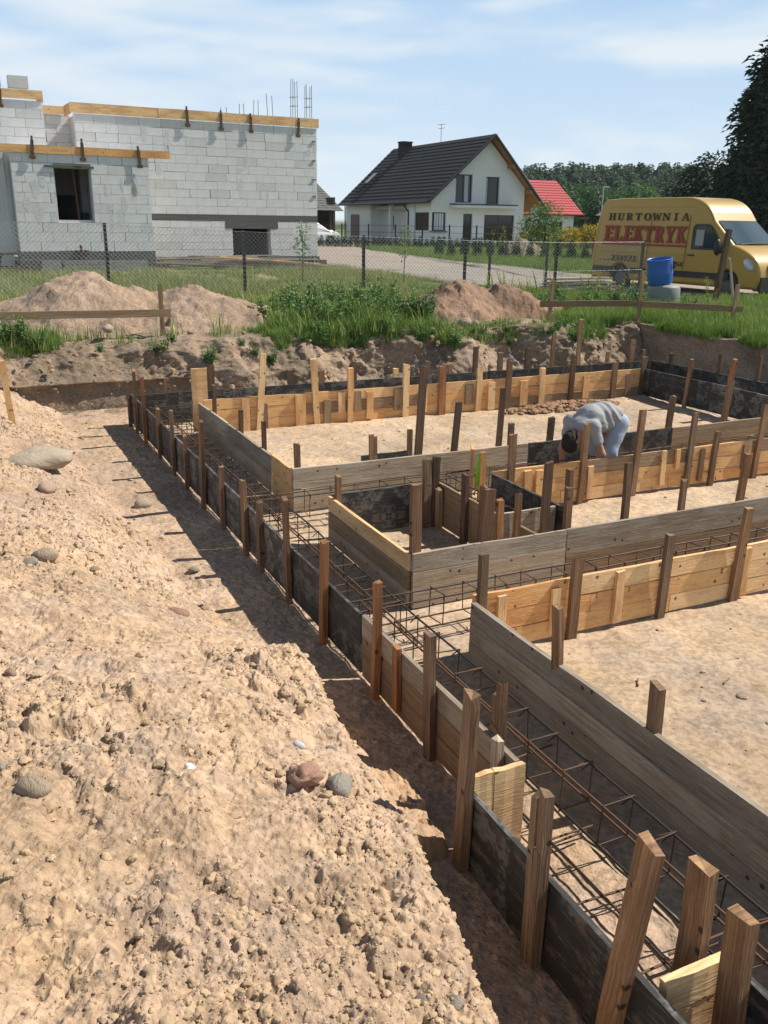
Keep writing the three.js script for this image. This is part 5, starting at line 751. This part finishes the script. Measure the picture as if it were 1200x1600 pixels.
{ // crumbs of sand on the left bank and the trench
  const q = rng(123), lists = clodGeos.map(() => []);
  for (let i = 0; i < 52000; i++) { const z = -1.25 * Math.pow(9, q()), x = mix(-0.2, 1.75, q()), d = toe(z) - x, m = fbm(x * 1.7, z * 1.7, 3, 90); const keep = d > 0 ? ss(0.40, 0.66, m) * 0.6 + 0.16 : 0.05 + 0.12 * ss(-0.25, 0, d); if (q() > keep) continue; const r = (0.0022 + 0.013 * Math.pow(q(), 13)) * (1 + 0.14 * -z), k = 0.92 + q() * 0.2; lists[Math.floor(q() * 5)].push([x, westHeight(x, z) - r * 0.12, z, r * (0.8 + q() * 0.5), r * (0.7 + q() * 0.4), r * (0.8 + q() * 0.5), q() * 6.3, (q() - 0.5) * 0.8, [k, k * (0.97 + q() * 0.05), k * (0.92 + q() * 0.1)]]); }
  lists.forEach((l, i) => scatter('sand_crumbs', clodGeos[i], clodMats[i % 3], l, { label: 'loose crumbs of sand on the left bank', category: 'sand' }));
  const l2 = []; for (let i = 0; i < 900; i++) { const x = mix(2.5, 9.6, q()), z = mix(-10.6, -1.2, q()), r = 0.004 + 0.014 * Math.pow(q(), 4), k = 0.6 + q() * 0.5; l2.push([x, floorHeight(x, z) + r * 0.3, z, r, r * 0.7, r, q() * 6.3, 0, [k, k, k]]); } scatter('sand_crumbs', clodGeos[2], clodMats[2], l2, { label: 'scattered crumbs on the pit floor', category: 'sand' });
  const l3 = []; for (let i = 0; i < 420; i++) { const a = q() * 6.3, t = Math.sqrt(q()), x = 7.35 + Math.cos(a) * t * 0.95, z = -9.72 + Math.sin(a) * t * 0.22, r = 0.012 + 0.05 * Math.pow(q(), 2.5); l3.push([x, 0.0 + 0.07 * (1 - t) + r * 0.3, z, r, r * 0.75, r, q() * 6.3, 0, [0.75, 0.62, 0.55]]); } scatter('dug_earth', clodGeos[3], clodMats[1], l3, { label: 'low spill of brown clods along the orange formwork', category: 'soil' });
  const l4 = []; for (let i = 0; i < 650; i++) { const x = mix(-1, 10.4, q()), v = 0.08 + 0.8 * q(), [z, y] = northProfile(x, v), r = 0.008 + 0.04 * Math.pow(q(), 5), k = 0.55 + q() * 0.3; l4.push([x, y + r * 0.1 + 0.04, z + 0.05, r, r * 0.8, r, q() * 6.3, q(), [k, k * 0.95, k * 0.9]]); } scatter('bank_clods', clodGeos[4], clodMats[1], l4, { label: 'clods of soil clinging to the far bank', category: 'soil' });
}
{ // slumped slab of sand at the foot of the near bank
  const g = gridGeo(90, 110, (u, v) => { const a = (u - 0.5) * 2, b = (v - 0.5) * 2, x = a * 0.11, z = b * 0.26, e = Math.max(0, 1 - Math.pow(Math.abs(a + 0.2 * Math.sin(b * 5)), 3) - Math.pow(Math.abs(b), 4)), X = x + 3.3, Z = z + 9.1; return [x - 0.03 * b, e > 0 ? Math.min(1, e * 3) * (0.10 - a * 0.05) + (fbm(X * 16, Z * 16, 4, 700) - 0.5) * 0.05 + lumps(X, Z, 0.06, 0.5, 710) * 0.8 + lumps(X, Z, 0.025, 0.5, 720) * 0.8 : -0.05, z]; });
  solo('slumped_sand', colorGeo(g, (x, y, z) => { const t = sandTone(x + 8, z + 3, 0); return [t[0] * 0.98, t[1] * 0.92, t[2] * 0.82]; }), M.sandLoose, 'slumped slab of yellow sand fallen into the trench beside the forms', 'sand', null, [1.42, 0.03, -2.72]);
}
// twigs and splinters on the floor of the rooms
for (const [x, z, L, a] of [[3.6, -3.1, 0.08, 0.4], [4.2, -2.9, 0.1, 1.2], [3.9, -2.4, 0.06, 2], [3.15, -3.3, 0.07, 0.9], [4.4, -3.3, 0.07, 2.6], [3.5, -2.2, 0.05, 0.2]]) solo('wood_splinter', boardGeo(L, 0.012, 0.006), pick(M.old), 'small wood splinter on the sunlit floor of the near room', 'splinter', 'splinters on the near room floor', [x, floorHeight(x, z) + 0.006, z]).rotation.y = a;
stone('dark brown clod on the sunlit floor of the near room', 3.55, -2.95, 0.03, stoneMats[1], { sy: 0.5, geo: clodGeos[0] });

// ---------------------------------------------------------------- grass and weeds
function bladeGeo(n, h, spread, w, seed, cols, curve = 0.5) {
  const q = rng(seed), pos = [], col = [], uv = [];
  for (let i = 0; i < n; i++) {
    const a = q() * 6.283, r = Math.sqrt(q()) * spread, x = Math.cos(a) * r, z = Math.sin(a) * r, H = h * (0.55 + 0.6 * q()), ww = w * (0.7 + 0.6 * q()), b = q() * 6.283, lean = H * curve * (0.3 + q()), ca = Math.cos(b), sa = Math.sin(b), c = cols[Math.floor(q() * cols.length)], v = 0.8 + 0.4 * q();
    const P = (t, s) => [x + ca * lean * t * t - sa * s * ww * (1 - t * 0.92), H * t * (1 - 0.15 * t * curve), z + sa * lean * t * t + ca * s * ww * (1 - t * 0.92)];
    for (let k = 0; k < 3; k++) { const t0 = k / 3, t1 = (k + 1) / 3, A = P(t0, -1), B = P(t0, 1), C = P(t1, 1), D = P(t1, -1); for (const p of k < 2 ? [A, B, C, A, C, D] : [A, B, C]) { pos.push(...p); col.push(c[0] * v, c[1] * v, c[2] * v); uv.push(0, 0); } }
  }
  const g = new THREE.BufferGeometry(); g.setAttribute('position', new THREE.Float32BufferAttribute(pos, 3)); g.setAttribute('color', new THREE.Float32BufferAttribute(col, 3)); g.computeVertexNormals(); return g;
}
const greens = [[0.12, 0.22, 0.03], [0.17, 0.28, 0.035], [0.24, 0.33, 0.05], [0.085, 0.17, 0.028]], dryG = [[0.34, 0.32, 0.13], [0.26, 0.27, 0.09], [0.42, 0.38, 0.2]], lush = [[0.065, 0.16, 0.025], [0.085, 0.20, 0.03], [0.045, 0.12, 0.022], [0.13, 0.25, 0.04]];
const leafM = M.leaf([1, 1, 1]);
const tufts = [bladeGeo(16, 0.16, 0.12, 0.006, 1, greens), bladeGeo(14, 0.2, 0.12, 0.006, 2, [...greens, dryG[1]]), bladeGeo(12, 0.24, 0.1, 0.006, 3, [...dryG, greens[2]], 0.35), bladeGeo(22, 0.28, 0.18, 0.009, 4, [...lush, greens[1], greens[2], dryG[1]], 0.7)];
const inHeap = (x, z) => Math.hypot((x - 2.6) / 2.9, (z + 14.5) / 1.6) < 1 || Math.hypot((x - 8.7) / 1.75, (z + 14.35) / 1.25) < 1 || (x > 7.0 && x < 9.5 && z > -14.6);
{
  const q = rng(321), L = [[], [], [], []];
  const put = (x, z, k, s) => { const y = z > -14.2 && x < 12.3 ? Math.max(meadowHeight(x, z), x > -7 ? bankTop(x, z) : 0) : meadowHeight(x, z); L[k].push([x, y - 0.015, z, s, s * (0.8 + q() * 0.5), s, q() * 6.3, 0]); };
  function bankTop(x, z) { if (z < -14.2) return -9; let best = -9; for (let v = 0.7; v <= 1; v += 0.03) { const p = northProfile(x, v); if (Math.abs(p[0] - z) < 0.25) best = Math.max(best, p[1]); } return best < 0 ? 0.76 : best; }
  for (let i = 0; i < 60000; i++) { // strip between pit and fence
    const x = mix(-3, 22, q()), z = mix(-12.25, -19, q()); if (inHeap(x, z)) continue; if (x > 14.9 && z < -16.6) continue;
    const bare = x < 4.3 && z > -16.2, n = fbm(x * 0.9, z * 0.9, 3, 800); if (bare && q() > 0.06) continue; if (z > -12.7 && x < 9 && q() > 0.25) continue; if (n < 0.3 && q() < 0.6) continue;
    const tall = x > 4.2 && x < 7.2 && z > -16.2, right = x > 9.3; if (tall && q() < 0.4) put(x, z, 3, 0.7 + q() * 0.7); else put(x, z, right ? (q() < 0.75 ? 0 : 1) : q() < 0.4 ? 1 : q() < 0.6 ? 2 : 0, right ? 0.8 + q() * 0.6 : 0.7 + q() * 0.7);
  }
  for (let i = 0; i < 9000; i++) { const x = q() < 0.88 ? mix(3.9, 10.6, q()) : mix(-0.6, 1.2, q()), v = mix(0.62, 0.9, q()), bareRim = ss(6.7, 7.1, x) * ss(9.5, 9.1, x); if (q() < bareRim * 0.93 || fbm(x * 1.6, v * 5, 3, 830) < 0.5 + (0.75 - v) * 0.8) continue; const p = northProfile(x, v), s = 0.35 + q() * 0.55; L[q() < 0.5 ? 0 : q() < 0.7 ? 1 : 3].push([x, p[1] - 0.02, p[0], s, s * (0.7 + q() * 0.6), s, q() * 6.3, (q() - 0.2) * 0.6]); }
  for (let i = 0; i < 5000; i++) { const z = mix(-12.6, -6, q()), v = mix(0.64, 0.86, q()); if (fbm(z * 1.6, v * 5, 3, 835) < 0.44 + (0.78 - v) * 0.8) continue; const p = eastProfile(z, v), s = 0.4 + q() * 0.6; L[0].push([p[0], p[1] - 0.02, z, s, s, s, q() * 6.3, 0]); }
  for (let i = 0; i < 16000; i++) { const x = mix(10.85, 24, q()), z = mix(-13.2, -6, q()); if (z > -8.5 && x > 14) continue; put(x, z, q() < 0.75 ? 0 : 1, 0.8 + q() * 0.6); }
  for (let i = 0; i < 30000; i++) { const x = mix(-4, 14, q()), z = mix(-19, -30, q()); if (inPoly(x, z, roadPts) || (z < -22.6 && x < 9.9)) continue; if (fbm(x * 0.6, z * 0.6, 3, 810) < 0.42) continue; put(x, z, q() < 0.5 ? 2 : 1, 0.45 + q() * 0.5); }
  for (let i = 0; i < 26000; i++) { const x = mix(14, 46, q()), z = mix(-24, -62, q()); if (inPoly(x, z, roadPts) || x < 13 - z * 0.1 * 0.0) continue; put(x, z, q() < 0.6 ? 0 : 1, 0.9 + q() * 0.8); }
  L.forEach((l, i) => scatter(i === 3 ? 'tall_grass' : 'grass', tufts[i], leafM, l, { label: ['short bright green meadow grass', 'mixed green meadow grass', 'dry yellowish grass tufts', 'tall lush grass above the far bank'][i], category: 'grass' }));
}
function leafQuad(pos, col, c, size, dir, up, bend, v) { // a small folded leaf
  const s = new THREE.Vector3().crossVectors(dir, up).normalize(), n = new THREE.Vector3().crossVectors(s, dir).normalize();
  const P = (a, b, h) => [c[0] + dir.x * a * size + s.x * b * size + n.x * h * size, c[1] + dir.y * a * size + s.y * b * size + n.y * h * size, c[2] + dir.z * a * size + s.z * b * size + n.z * h * size];
  const A = P(0, 0, 0), B = P(0.45, 0.28, bend), C = P(1, 0, -bend), D = P(0.45, -0.28, bend); for (const p of [A, B, C, A, C, D]) { pos.push(...p); col.push(...v); }
}
function leafyGeo(pos, col) { const g = new THREE.BufferGeometry(); g.setAttribute('position', new THREE.Float32BufferAttribute(pos, 3)); g.setAttribute('color', new THREE.Float32BufferAttribute(col, 3)); g.computeVertexNormals(); return g; }
function weedParts(seed, h, nStem, leafSize, cols, flower) {
  const q = rng(seed), pos = [], col = [], fp = [], fc = [], stems = [];
  for (let s = 0; s < nStem; s++) { const a = q() * 6.283, r = q() * 0.08, H = h * (0.6 + 0.5 * q()), lx = Math.cos(a) * H * 0.28, lz = Math.sin(a) * H * 0.28, b = [Math.cos(a) * r, -0.03, Math.sin(a) * r], t = [b[0] + lx, H, b[2] + lz]; stems.push(rod(b, t, 0.004, 4));
    const n = Math.round(9 + H * 16); for (let i = 0; i < n; i++) { const f = (i + 1) / n, p = [mix(b[0], t[0], f), mix(b[1], t[1], f), mix(b[2], t[2], f)], an = i * 2.4 + q(), dir = new THREE.Vector3(Math.cos(an), 0.15 + q() * 0.5, Math.sin(an)).normalize(), v = cols[Math.floor(q() * cols.length)], k = 0.8 + q() * 0.4; leafQuad(pos, col, p, leafSize * (1.25 - f * 0.6) * (0.7 + q() * 0.5), dir, new THREE.Vector3(0, 1, 0), 0.08, [v[0] * k, v[1] * k, v[2] * k]); }
    if (flower) for (let i = 0; i < 14; i++) leafQuad(fp, fc, [t[0] + (q() - 0.5) * 0.09, t[1] + (q() - 0.5) * 0.13, t[2] + (q() - 0.5) * 0.09], 0.022, new THREE.Vector3(q() - 0.5, q(), q() - 0.5).normalize(), new THREE.Vector3(0, 1, 0.1), 0.1, flower); }
  return [leafyGeo(pos, col), mergeGeometries(stems), flower ? leafyGeo(fp, fc) : null];
}
const stemM = std({ color: lin(0.08, 0.12, 0.035) });
function plantProto(name, label, cat, seed, h, n, ls, cols, flower, group) { const o = thing(name, label, cat, [0, 0, 0], group), [a, b, f] = weedParts(seed, h, n, ls, cols, flower); part('leaves', a, leafM, o); part('stem', b, stemM, o); if (f) part('flowers', f, leafM, o).userData.kind = 'stuff'; return o; }
const weedA = plantProto('weed_plant', 'bushy dark green weed on the far bank', 'weed', 5, 0.42, 12, 0.10, lush, null, 'bushy weeds on the far bank'), weedB = plantProto('flowering_weed', 'tall thin weed with yellow flowers near the fence', 'weed', 6, 0.75, 5, 0.07, greens, [0.75, 0.6, 0.05], 'yellow flowering weeds by the fence'), weedC = plantProto('bank_weed', 'small leafy green weed growing on the bare face of the far bank', 'weed', 7, 0.22, 14, 0.07, [[0.08, 0.22, 0.03], [0.12, 0.28, 0.04], [0.05, 0.15, 0.02]], null, 'small weeds on the face of the far bank');
{
  const q = rng(555), yAt = (x, z) => Math.max(meadowHeight(x, z), z > -14 ? 0.78 : 0);
  const A = []; for (let i = 0; i < 64; i++) A.push([mix(4.5, 7.0, q()), mix(-12.6, -15.4, q()), 0.8 + q() * 0.8]); for (let i = 0; i < 16; i++) A.push([mix(9.6, 12.6, q()), mix(-12.9, -16.0, q()), 0.7 + q() * 0.6]); for (let i = 0; i < 6; i++) A.push([mix(0.2, 1.2, q()), mix(-12.3, -12.7, q()), 0.6 + q() * 0.4]);
  A.forEach(([x, z, s], i) => { const y = yAt(x, z) - 0.02; if (i) copyOf(weedA, null, [x, y, z], q() * 6.3, s); else { weedA.position.set(x, y, z); weedA.scale.setScalar(s); } });
  const Bp = []; for (let i = 0; i < 26; i++) Bp.push([mix(9.8, 15.5, q()), mix(-14.6, -17.6, q()), 0.55 + q() * 0.5]); for (let i = 0; i < 8; i++) Bp.push([mix(5.5, 9, q()), mix(-17, -19, q()), 0.5 + q() * 0.4]);
  Bp.forEach(([x, z, s], i) => { const y = yAt(x, z) - 0.02; if (i) copyOf(weedB, null, [x, y, z], q() * 6.3, s); else { weedB.position.set(x, y, z); weedB.scale.setScalar(s); } });
  const Cp = [[2.35, 0.62], [3.05, 0.55], [3.75, 0.62], [3.95, 0.5], [2.7, 0.78], [0.3, 0.75], [0.9, 0.8], [5.3, 0.6], [5.55, 0.55], [6.9, 0.62], [7.6, 0.7], [7.95, 0.55], [8.4, 0.66], [8.9, 0.6], [9.3, 0.72], [3.6, 0.7], [1.6, 0.7], [6.3, 0.7], [10, 0.72], [8.1, 0.74], [8.65, 0.76], [9.1, 0.78], [9.55, 0.76], [9.8, 0.78], [4.7, 0.74], [4.35, 0.7], [5.9, 0.74], [7.2, 0.74], [6.6, 0.76]];
  Cp.forEach(([x, h], i) => { let p; for (let v = 0.15; v < 0.9; v += 0.01) { p = northProfile(x, v); if (p[1] >= h) break; } const at = [x + (q() - 0.5) * 0.3, p[1] + 0.0, p[0] + 0.03]; if (i) copyOf(weedC, null, at, q() * 6.3, 0.45 + q() * q() * 1.3); else weedC.position.set(...at); });
}
// ---------------------------------------------------------------- trees and bushes
function crownGeo(seed, lobes, n, size, cols, hollow = 0.55) { // lobes: [x, y, z, rx, ry, rz]
  const q = rng(seed), pos = [], col = [], vol = lobes.map((l) => Math.cbrt(l[3] * l[4] * l[5]) ** 2), tot = vol.reduce((a, b) => a + b);
  for (let i = 0; i < n; i++) { let r = q() * tot, k = 0; while (r > vol[k] && k < lobes.length - 1) r -= vol[k++]; const l = lobes[k], th = q() * 6.283, cp = q() * 2 - 1, sp = Math.sqrt(1 - cp * cp), d = [Math.cos(th) * sp, cp, Math.sin(th) * sp], nz = fbm3(d[0] * 2 + seed, d[1] * 2 + k * 3, d[2] * 2, 3), rad = mix(hollow, 1, Math.pow(q(), 0.55)) * (0.72 + nz * 0.6), p = [l[0] + d[0] * l[3] * rad, l[1] + d[1] * l[4] * rad, l[2] + d[2] * l[5] * rad];
    const dir = new THREE.Vector3(d[0] + (q() - 0.5) * 1.2, d[1] * 0.5 - 0.25 + (q() - 0.5) * 0.9, d[2] + (q() - 0.5) * 1.2).normalize(), c = cols[Math.floor(q() * cols.length)], v = 0.75 + q() * 0.5; leafQuad(pos, col, p, size * (0.6 + q() * 0.8), dir, new THREE.Vector3(q() - 0.5, 1, q() - 0.5).normalize(), 0.12, [c[0] * v, c[1] * v, c[2] * v]); }
  return leafyGeo(pos, col);
}
function trunkGeo(pts, r0, r1) { return new THREE.TubeGeometry(new THREE.CatmullRomCurve3(pts.map((p) => new THREE.Vector3(...p))), 10, 1, 8).toNonIndexed(), (() => { const c = new THREE.CatmullRomCurve3(pts.map((p) => new THREE.Vector3(...p))), g = new THREE.TubeGeometry(c, 10, 1, 8), p = g.attributes.position; for (let i = 0; i < p.count; i++) { const s = Math.floor(i / 9) / 10, ctr = c.getPointAt(Math.min(1, s)), R2 = mix(r0, r1, s); p.setXYZ(i, ctr.x + (p.getX(i) - ctr.x) * R2, ctr.y + (p.getY(i) - ctr.y) * R2, ctr.z + (p.getZ(i) - ctr.z) * R2); } g.computeVertexNormals(); return g; })(); }
const bark = std({ color: lin(0.07, 0.055, 0.042), bumpMap: roughBump, bumpScale: 0.02 });
{ // big dark tree at the right edge
  const T = thing('large_tree', 'tall dark leafy tree behind the van at the right edge', 'tree', [39.9, 0.65, -35.0]); T.scale.set(1.08, 1.2, 1.08);
  part('trunk', mergeGeometries([trunkGeo([[0, -0.2, 0], [0.1, 3, 0], [-0.1, 7, 0.1], [0.1, 11, 0]], 0.5, 0.12), trunkGeo([[0, 2.4, 0], [-1.4, 4.2, 0.3], [-2.6, 5.2, 0.6]], 0.2, 0.05), trunkGeo([[0, 3.2, 0], [1.6, 5, -0.3], [2.8, 6.6, -0.4]], 0.2, 0.05), trunkGeo([[0, 4.6, 0], [-1.2, 6.6, -0.5], [-2.0, 8, -0.7]], 0.16, 0.04)]), bark, T);
  const lobes = [[0.2, 3.2, 0, 3.6, 1.9, 3.2], [-1.9, 3.0, 0.6, 1.9, 1.3, 1.6], [0.3, 5.4, 0, 3.2, 2.1, 2.9], [-1.5, 5.2, 0.3, 1.9, 1.3, 1.6], [0.5, 7.6, 0, 2.8, 2.1, 2.5], [-1.0, 7.2, 0.2, 1.7, 1.3, 1.5], [0.7, 9.8, 0, 2.1, 1.9, 2.0], [0.9, 11.6, 0, 1.3, 1.5, 1.3], [-2.6, 4.2, 0.2, 1.0, 0.7, 0.9], [2.6, 5, 0, 2.2, 2.0, 2.0], [2.6, 8, 0, 1.8, 2.0, 1.8]];
  part('crown', crownGeo(31, [...lobes, [-2.9, 1.6, 0.6, 2.3, 1.3, 1.8], [-3.0, 3.4, 0.4, 1.5, 1.0, 1.3], [-2.2, 6.2, 0.2, 1.3, 1.0, 1.2], [-0.6, 1.2, 0.8, 3.0, 1.3, 2.2]], 38000, 0.34, [[0.022, 0.05, 0.018], [0.03, 0.065, 0.02], [0.016, 0.04, 0.015]], 0.3), M.leaf([0.8, 0.8, 0.8]), T);
  const U = thing('large_tree', 'second dark tree behind the van roof beside the tall tree', 'tree', [43.5, 0.65, -44]); part('trunk', trunkGeo([[0, -0.2, 0], [0, 2, 0], [0, 5, 0]], 0.35, 0.08), bark, U); part('crown', crownGeo(32, [[0, 3.2, 0, 3.2, 2.2, 2.6], [-1.5, 2.4, 0.5, 2.0, 1.6, 1.8], [1.6, 2.6, 0, 2.2, 1.9, 2], [0.5, 4.8, 0, 2.2, 1.4, 2]], 6500, 0.3, [[0.022, 0.05, 0.018], [0.03, 0.065, 0.02], [0.018, 0.04, 0.015]], 0.35), M.leaf([0.8, 0.8, 0.8]), U);
}
function tree(name, label, x, z, h, w, cols, seed, cat = 'tree', group, leaf = 0.28, n = 2600) { const T = thing(name, label, cat, [x, meadowHeight(x, z), z], group); part('trunk', trunkGeo([[0, -0.2, 0], [0.05, h * 0.3, 0], [0, h * 0.75, 0.05]], 0.035 * h + 0.02, 0.015), bark, T); const q = rng(seed), lobes = []; for (let i = 0; i < 9; i++) { const t = 0.35 + 0.6 * (i / 8), r = w * (0.35 + 0.35 * Math.sin(t * 3)) * (0.7 + q() * 0.5); lobes.push([(q() - 0.5) * w * 0.8, h * t, (q() - 0.5) * w * 0.8, r, r * 0.75, r]); } part('crown', crownGeo(seed + 1, lobes, n, leaf, cols, 0.3), leafM, T); return T; }
const tg = [[0.05, 0.12, 0.03], [0.07, 0.15, 0.035], [0.035, 0.09, 0.025]], tl = [[0.09, 0.19, 0.04], [0.12, 0.24, 0.05], [0.07, 0.15, 0.03]];
tree('young_tree', 'young green tree beside the terrace column of the white house', 33.5, -47.5, 2.7, 1.5, tl, 40, 'tree', null, 0.16, 2200);
for (const [x, z, h, lab] of [[34.2, -49.5, 1.5, 'left'], [36.6, -49.5, 1.4, 'middle'], [38.8, -49.6, 1.6, 'right']]) { const T = thing('flowering_bush', `${lab} one of the three yellow flowering bushes before the red roofed house`, 'bush', [x, 0.72, z], 'yellow flowering bushes'); part('branches', mergeGeometries([rod([0, -0.05, 0], [0.2, h * 0.7, 0.1], 0.02), rod([0, -0.05, 0], [-0.3, h * 0.7, 0], 0.02)]), bark, T); part('crown', crownGeo(50 + x, [[0, h * 0.5, 0, 1.15, h * 0.55, 0.8], [0.4, h * 0.75, 0, 0.6, h * 0.3, 0.5], [-0.5, h * 0.65, 0, 0.5, h * 0.3, 0.5]], 1700, 0.15, [[0.5, 0.36, 0.03], [0.42, 0.34, 0.04], [0.12, 0.17, 0.03], [0.55, 0.4, 0.02]], 0.3), leafM, T); }
for (const [x, z, h, w, lab] of [[66, -92, 5.4, 4, 'dark leafy tree just right of the red roof'], [76, -98, 5.4, 4.4, 'rounded green tree in front of the wooded hill left'], [84, -98, 5.8, 5, 'broad green tree in front of the wooded hill middle'], [91, -92, 5.4, 4.6, 'rounded green tree in front of the wooded hill right'], [72, -90, 4.2, 3, 'low green tree above the van rear'], [62, -104, 6, 4, 'tall green tree directly behind the red roof edge']]) tree('deciduous_tree', lab, x, z, h, w, w > 4.5 ? tl : tg, 60 + x, 'tree', 'trees before the wooded hill', 0.55, 2600);
// young thuja hedge along the garden of the white house
{ const q = rng(777), T = thing('thuja', 'young thuja in the low hedge in front of the white house', 'conifer', [0, 0, 0], 'hedge of young thujas'); part('crown', crownGeo(80, [[0, 0.35, 0, 0.22, 0.4, 0.22], [0, 0.7, 0, 0.13, 0.35, 0.13]], 620, 0.1, [[0.02, 0.055, 0.02], [0.03, 0.075, 0.022], [0.016, 0.04, 0.016]], 0.3), leafM, T); part('trunk', rod([0, -0.05, 0], [0, 0.6, 0], 0.02), bark, T);
  const at = []; for (let i = 0; i < 34; i++) { const t = i / 33; at.push([mix(21.5, 31.5, t) + (q() - 0.5) * 0.15, 0.70, mix(-57.6, -49.5, t), 0.66 + q() * 0.14]); }
  at.forEach(([x, y, z, s], i) => { if (i) copyOf(T, null, [x, y, z], q() * 6, s); else { T.position.set(x, y, z); T.scale.setScalar(s); } });
  for (let i = 0; i < 13; i++) { const t = i / 12, c = copyOf(T, 'small thuja standing alone in the row along the lawn edge by the road', [mix(22.2, 27.6, t), 0.70, mix(-40.4, -34.6, t)], q() * 6, 0.72 + q() * 0.25); c.userData.group = 'thujas spaced along the lawn edge'; } }
{ // black garden fence before the hedge
  const o = thing('garden_fence', 'thin black wire garden fence before the thuja hedge', 'fence', [0, 0, 0]); const pts = []; for (let i = 0; i < 8; i++) pts.push([mix(20.0, 30.6, i / 7), mix(-56.6, -50.8, i / 7)]); for (let i = 1; i < 8; i++) pts.push([mix(30.6, 47, i / 7), mix(-50.8, -50.2, i / 7)]);
  for (const [x, z] of pts) part('post', box(0.07, 1.6, 0.07), M.blackPaint, o, [x, 1.45, z]); for (let i = 1; i < pts.length; i++) for (const y of [0.95, 1.35, 1.75, 2.15]) part('rail', rod([pts[i - 1][0], y, pts[i - 1][1]], [pts[i][0], y, pts[i][1]], 0.012, 4), M.blackPaint, o);
}
heap('grey brown earth heap with weeds before the white house terrace', [26.4, 0.66, -39.4], 4.2, 3.2, [[0, 0, 1.9, 1.05], [0.7, 0, 1.3, 0.8]], 690, (x, z, y) => [0.24, 0.2, 0.15], 90, 60);
[[24.6, -39.1, 1.5], [25.2, -38.6, 1.7], [25.6, -38.3, 1.2], [27.6, -38.0, 1.3], [26.4, -38.0, 1.0]].forEach(([x, z, s]) => copyOf(weedB, 'tall yellow flowering weed before the far earth heap', [x, 0.7, z], s * 3, s * 1.2).userData.group = 'weeds before the far earth heap');
for (const [x, z, h, lab] of [[7.2, -19.5, 1.5, 'slim leafy sapling before the right corner of the block building'], [10.02, -20, 1.45, 'slim pale green sapling behind the fence beside the road']]) { const T = thing('sapling', lab, 'sapling', [x, meadowHeight(x, z), z]); part('trunk', trunkGeo([[0, -0.1, 0], [0.02, h * 0.5, 0], [0, h, 0]], 0.014, 0.005), bark, T); part('crown', crownGeo(90 + x, [[0, h * 0.62, 0, 0.17, 0.3, 0.17], [0.04, h * 0.85, 0, 0.13, 0.24, 0.13]], 190, 0.075, x > 9 ? [[0.2, 0.27, 0.05], [0.26, 0.3, 0.06]] : tl, 0.2), leafM, T); }
// wooded hill on the horizon
{
  const hillH = (x, z) => { const d = Math.hypot((x - 152) / 80, (z + 178) / 62); return 0.6 + 7.6 * Math.max(0, 1 - d * d); };
  struct('hill', colorGeo(gridGeo(60, 50, (u, v) => { const x = mix(250, 50, u), z = mix(-120, -255, v); return [x, hillH(x, z) - 0.15, z]; }), () => [0.04, 0.07, 0.025]), meadowMat);
  const coni = (seed) => { const pos = [], col = [], q = rng(seed); for (let i = 0; i < 230; i++) { const t = q(), a = q() * 6.283, r = 0.24 * (1 - t) + 0.03, y = 0.2 + 0.8 * t, c = [[0.065, 0.115, 0.06], [0.08, 0.135, 0.065], [0.055, 0.10, 0.055]][Math.floor(q() * 3)], v = 0.8 + q() * 0.4; leafQuad(pos, col, [Math.cos(a) * r * 0.5, y, Math.sin(a) * r * 0.5], r * 1.1 + 0.04, new THREE.Vector3(Math.cos(a), -0.25, Math.sin(a)).normalize(), new THREE.Vector3(0, 1, 0), 0.1, [c[0] * v, c[1] * v, c[2] * v]); } return leafyGeo(pos, col); };
  const deci = (seed) => crownGeo(seed, [[0, 0.5, 0, 0.34, 0.4, 0.34], [0.12, 0.7, 0, 0.24, 0.25, 0.24], [-0.14, 0.6, 0.05, 0.22, 0.24, 0.22]], 260, 0.13, tg, 0.4);
  const q = rng(888), L = [[], [], []]; for (let i = 0; i < 3200; i++) { const x = mix(70, 215, q()), z = mix(-118, -235, q()), y = hillH(x, z); if (x < -z * 0.655) continue; if (y < 1.4 && q() > 0.35) continue; const k = q() < 0.72 ? (q() < 0.5 ? 0 : 1) : 2, h = (k === 2 ? 5 : 6.4) * (0.7 + q() * 0.6); L[k].push([x, y, z, h * (k === 2 ? 1 : 1.1), h, h, q() * 6.3]); }
  scatter('forest', coni(1), leafM, L[0], { label: 'conifers of the wooded hill on the horizon', category: 'forest' }); scatter('forest', coni(2), leafM, L[1], { label: 'conifers of the wooded hill on the horizon', category: 'forest' }); scatter('forest', deci(3), leafM, L[2], { label: 'leafy trees of the wooded hill on the horizon', category: 'forest' });
}
{ const o = thing('street_lamp', 'thin street lamp post behind the van before the wooded hill', 'street lamp', [62, 0.7, -78]); part('pole', rod([0, 0, 0], [0, 5.4, 0], 0.07, 6), M.galv, o); part('lamp_head', box(0.7, 0.12, 0.25, 0.3, 5.4, 0), M.galv, o); }
scene.fog = new THREE.FogExp2(new THREE.Color().setRGB(0.62, 0.72, 0.80), 0.0002);
shade(scene);
scene.updateMatrixWorld(true);
renderer.render(scene, camera);
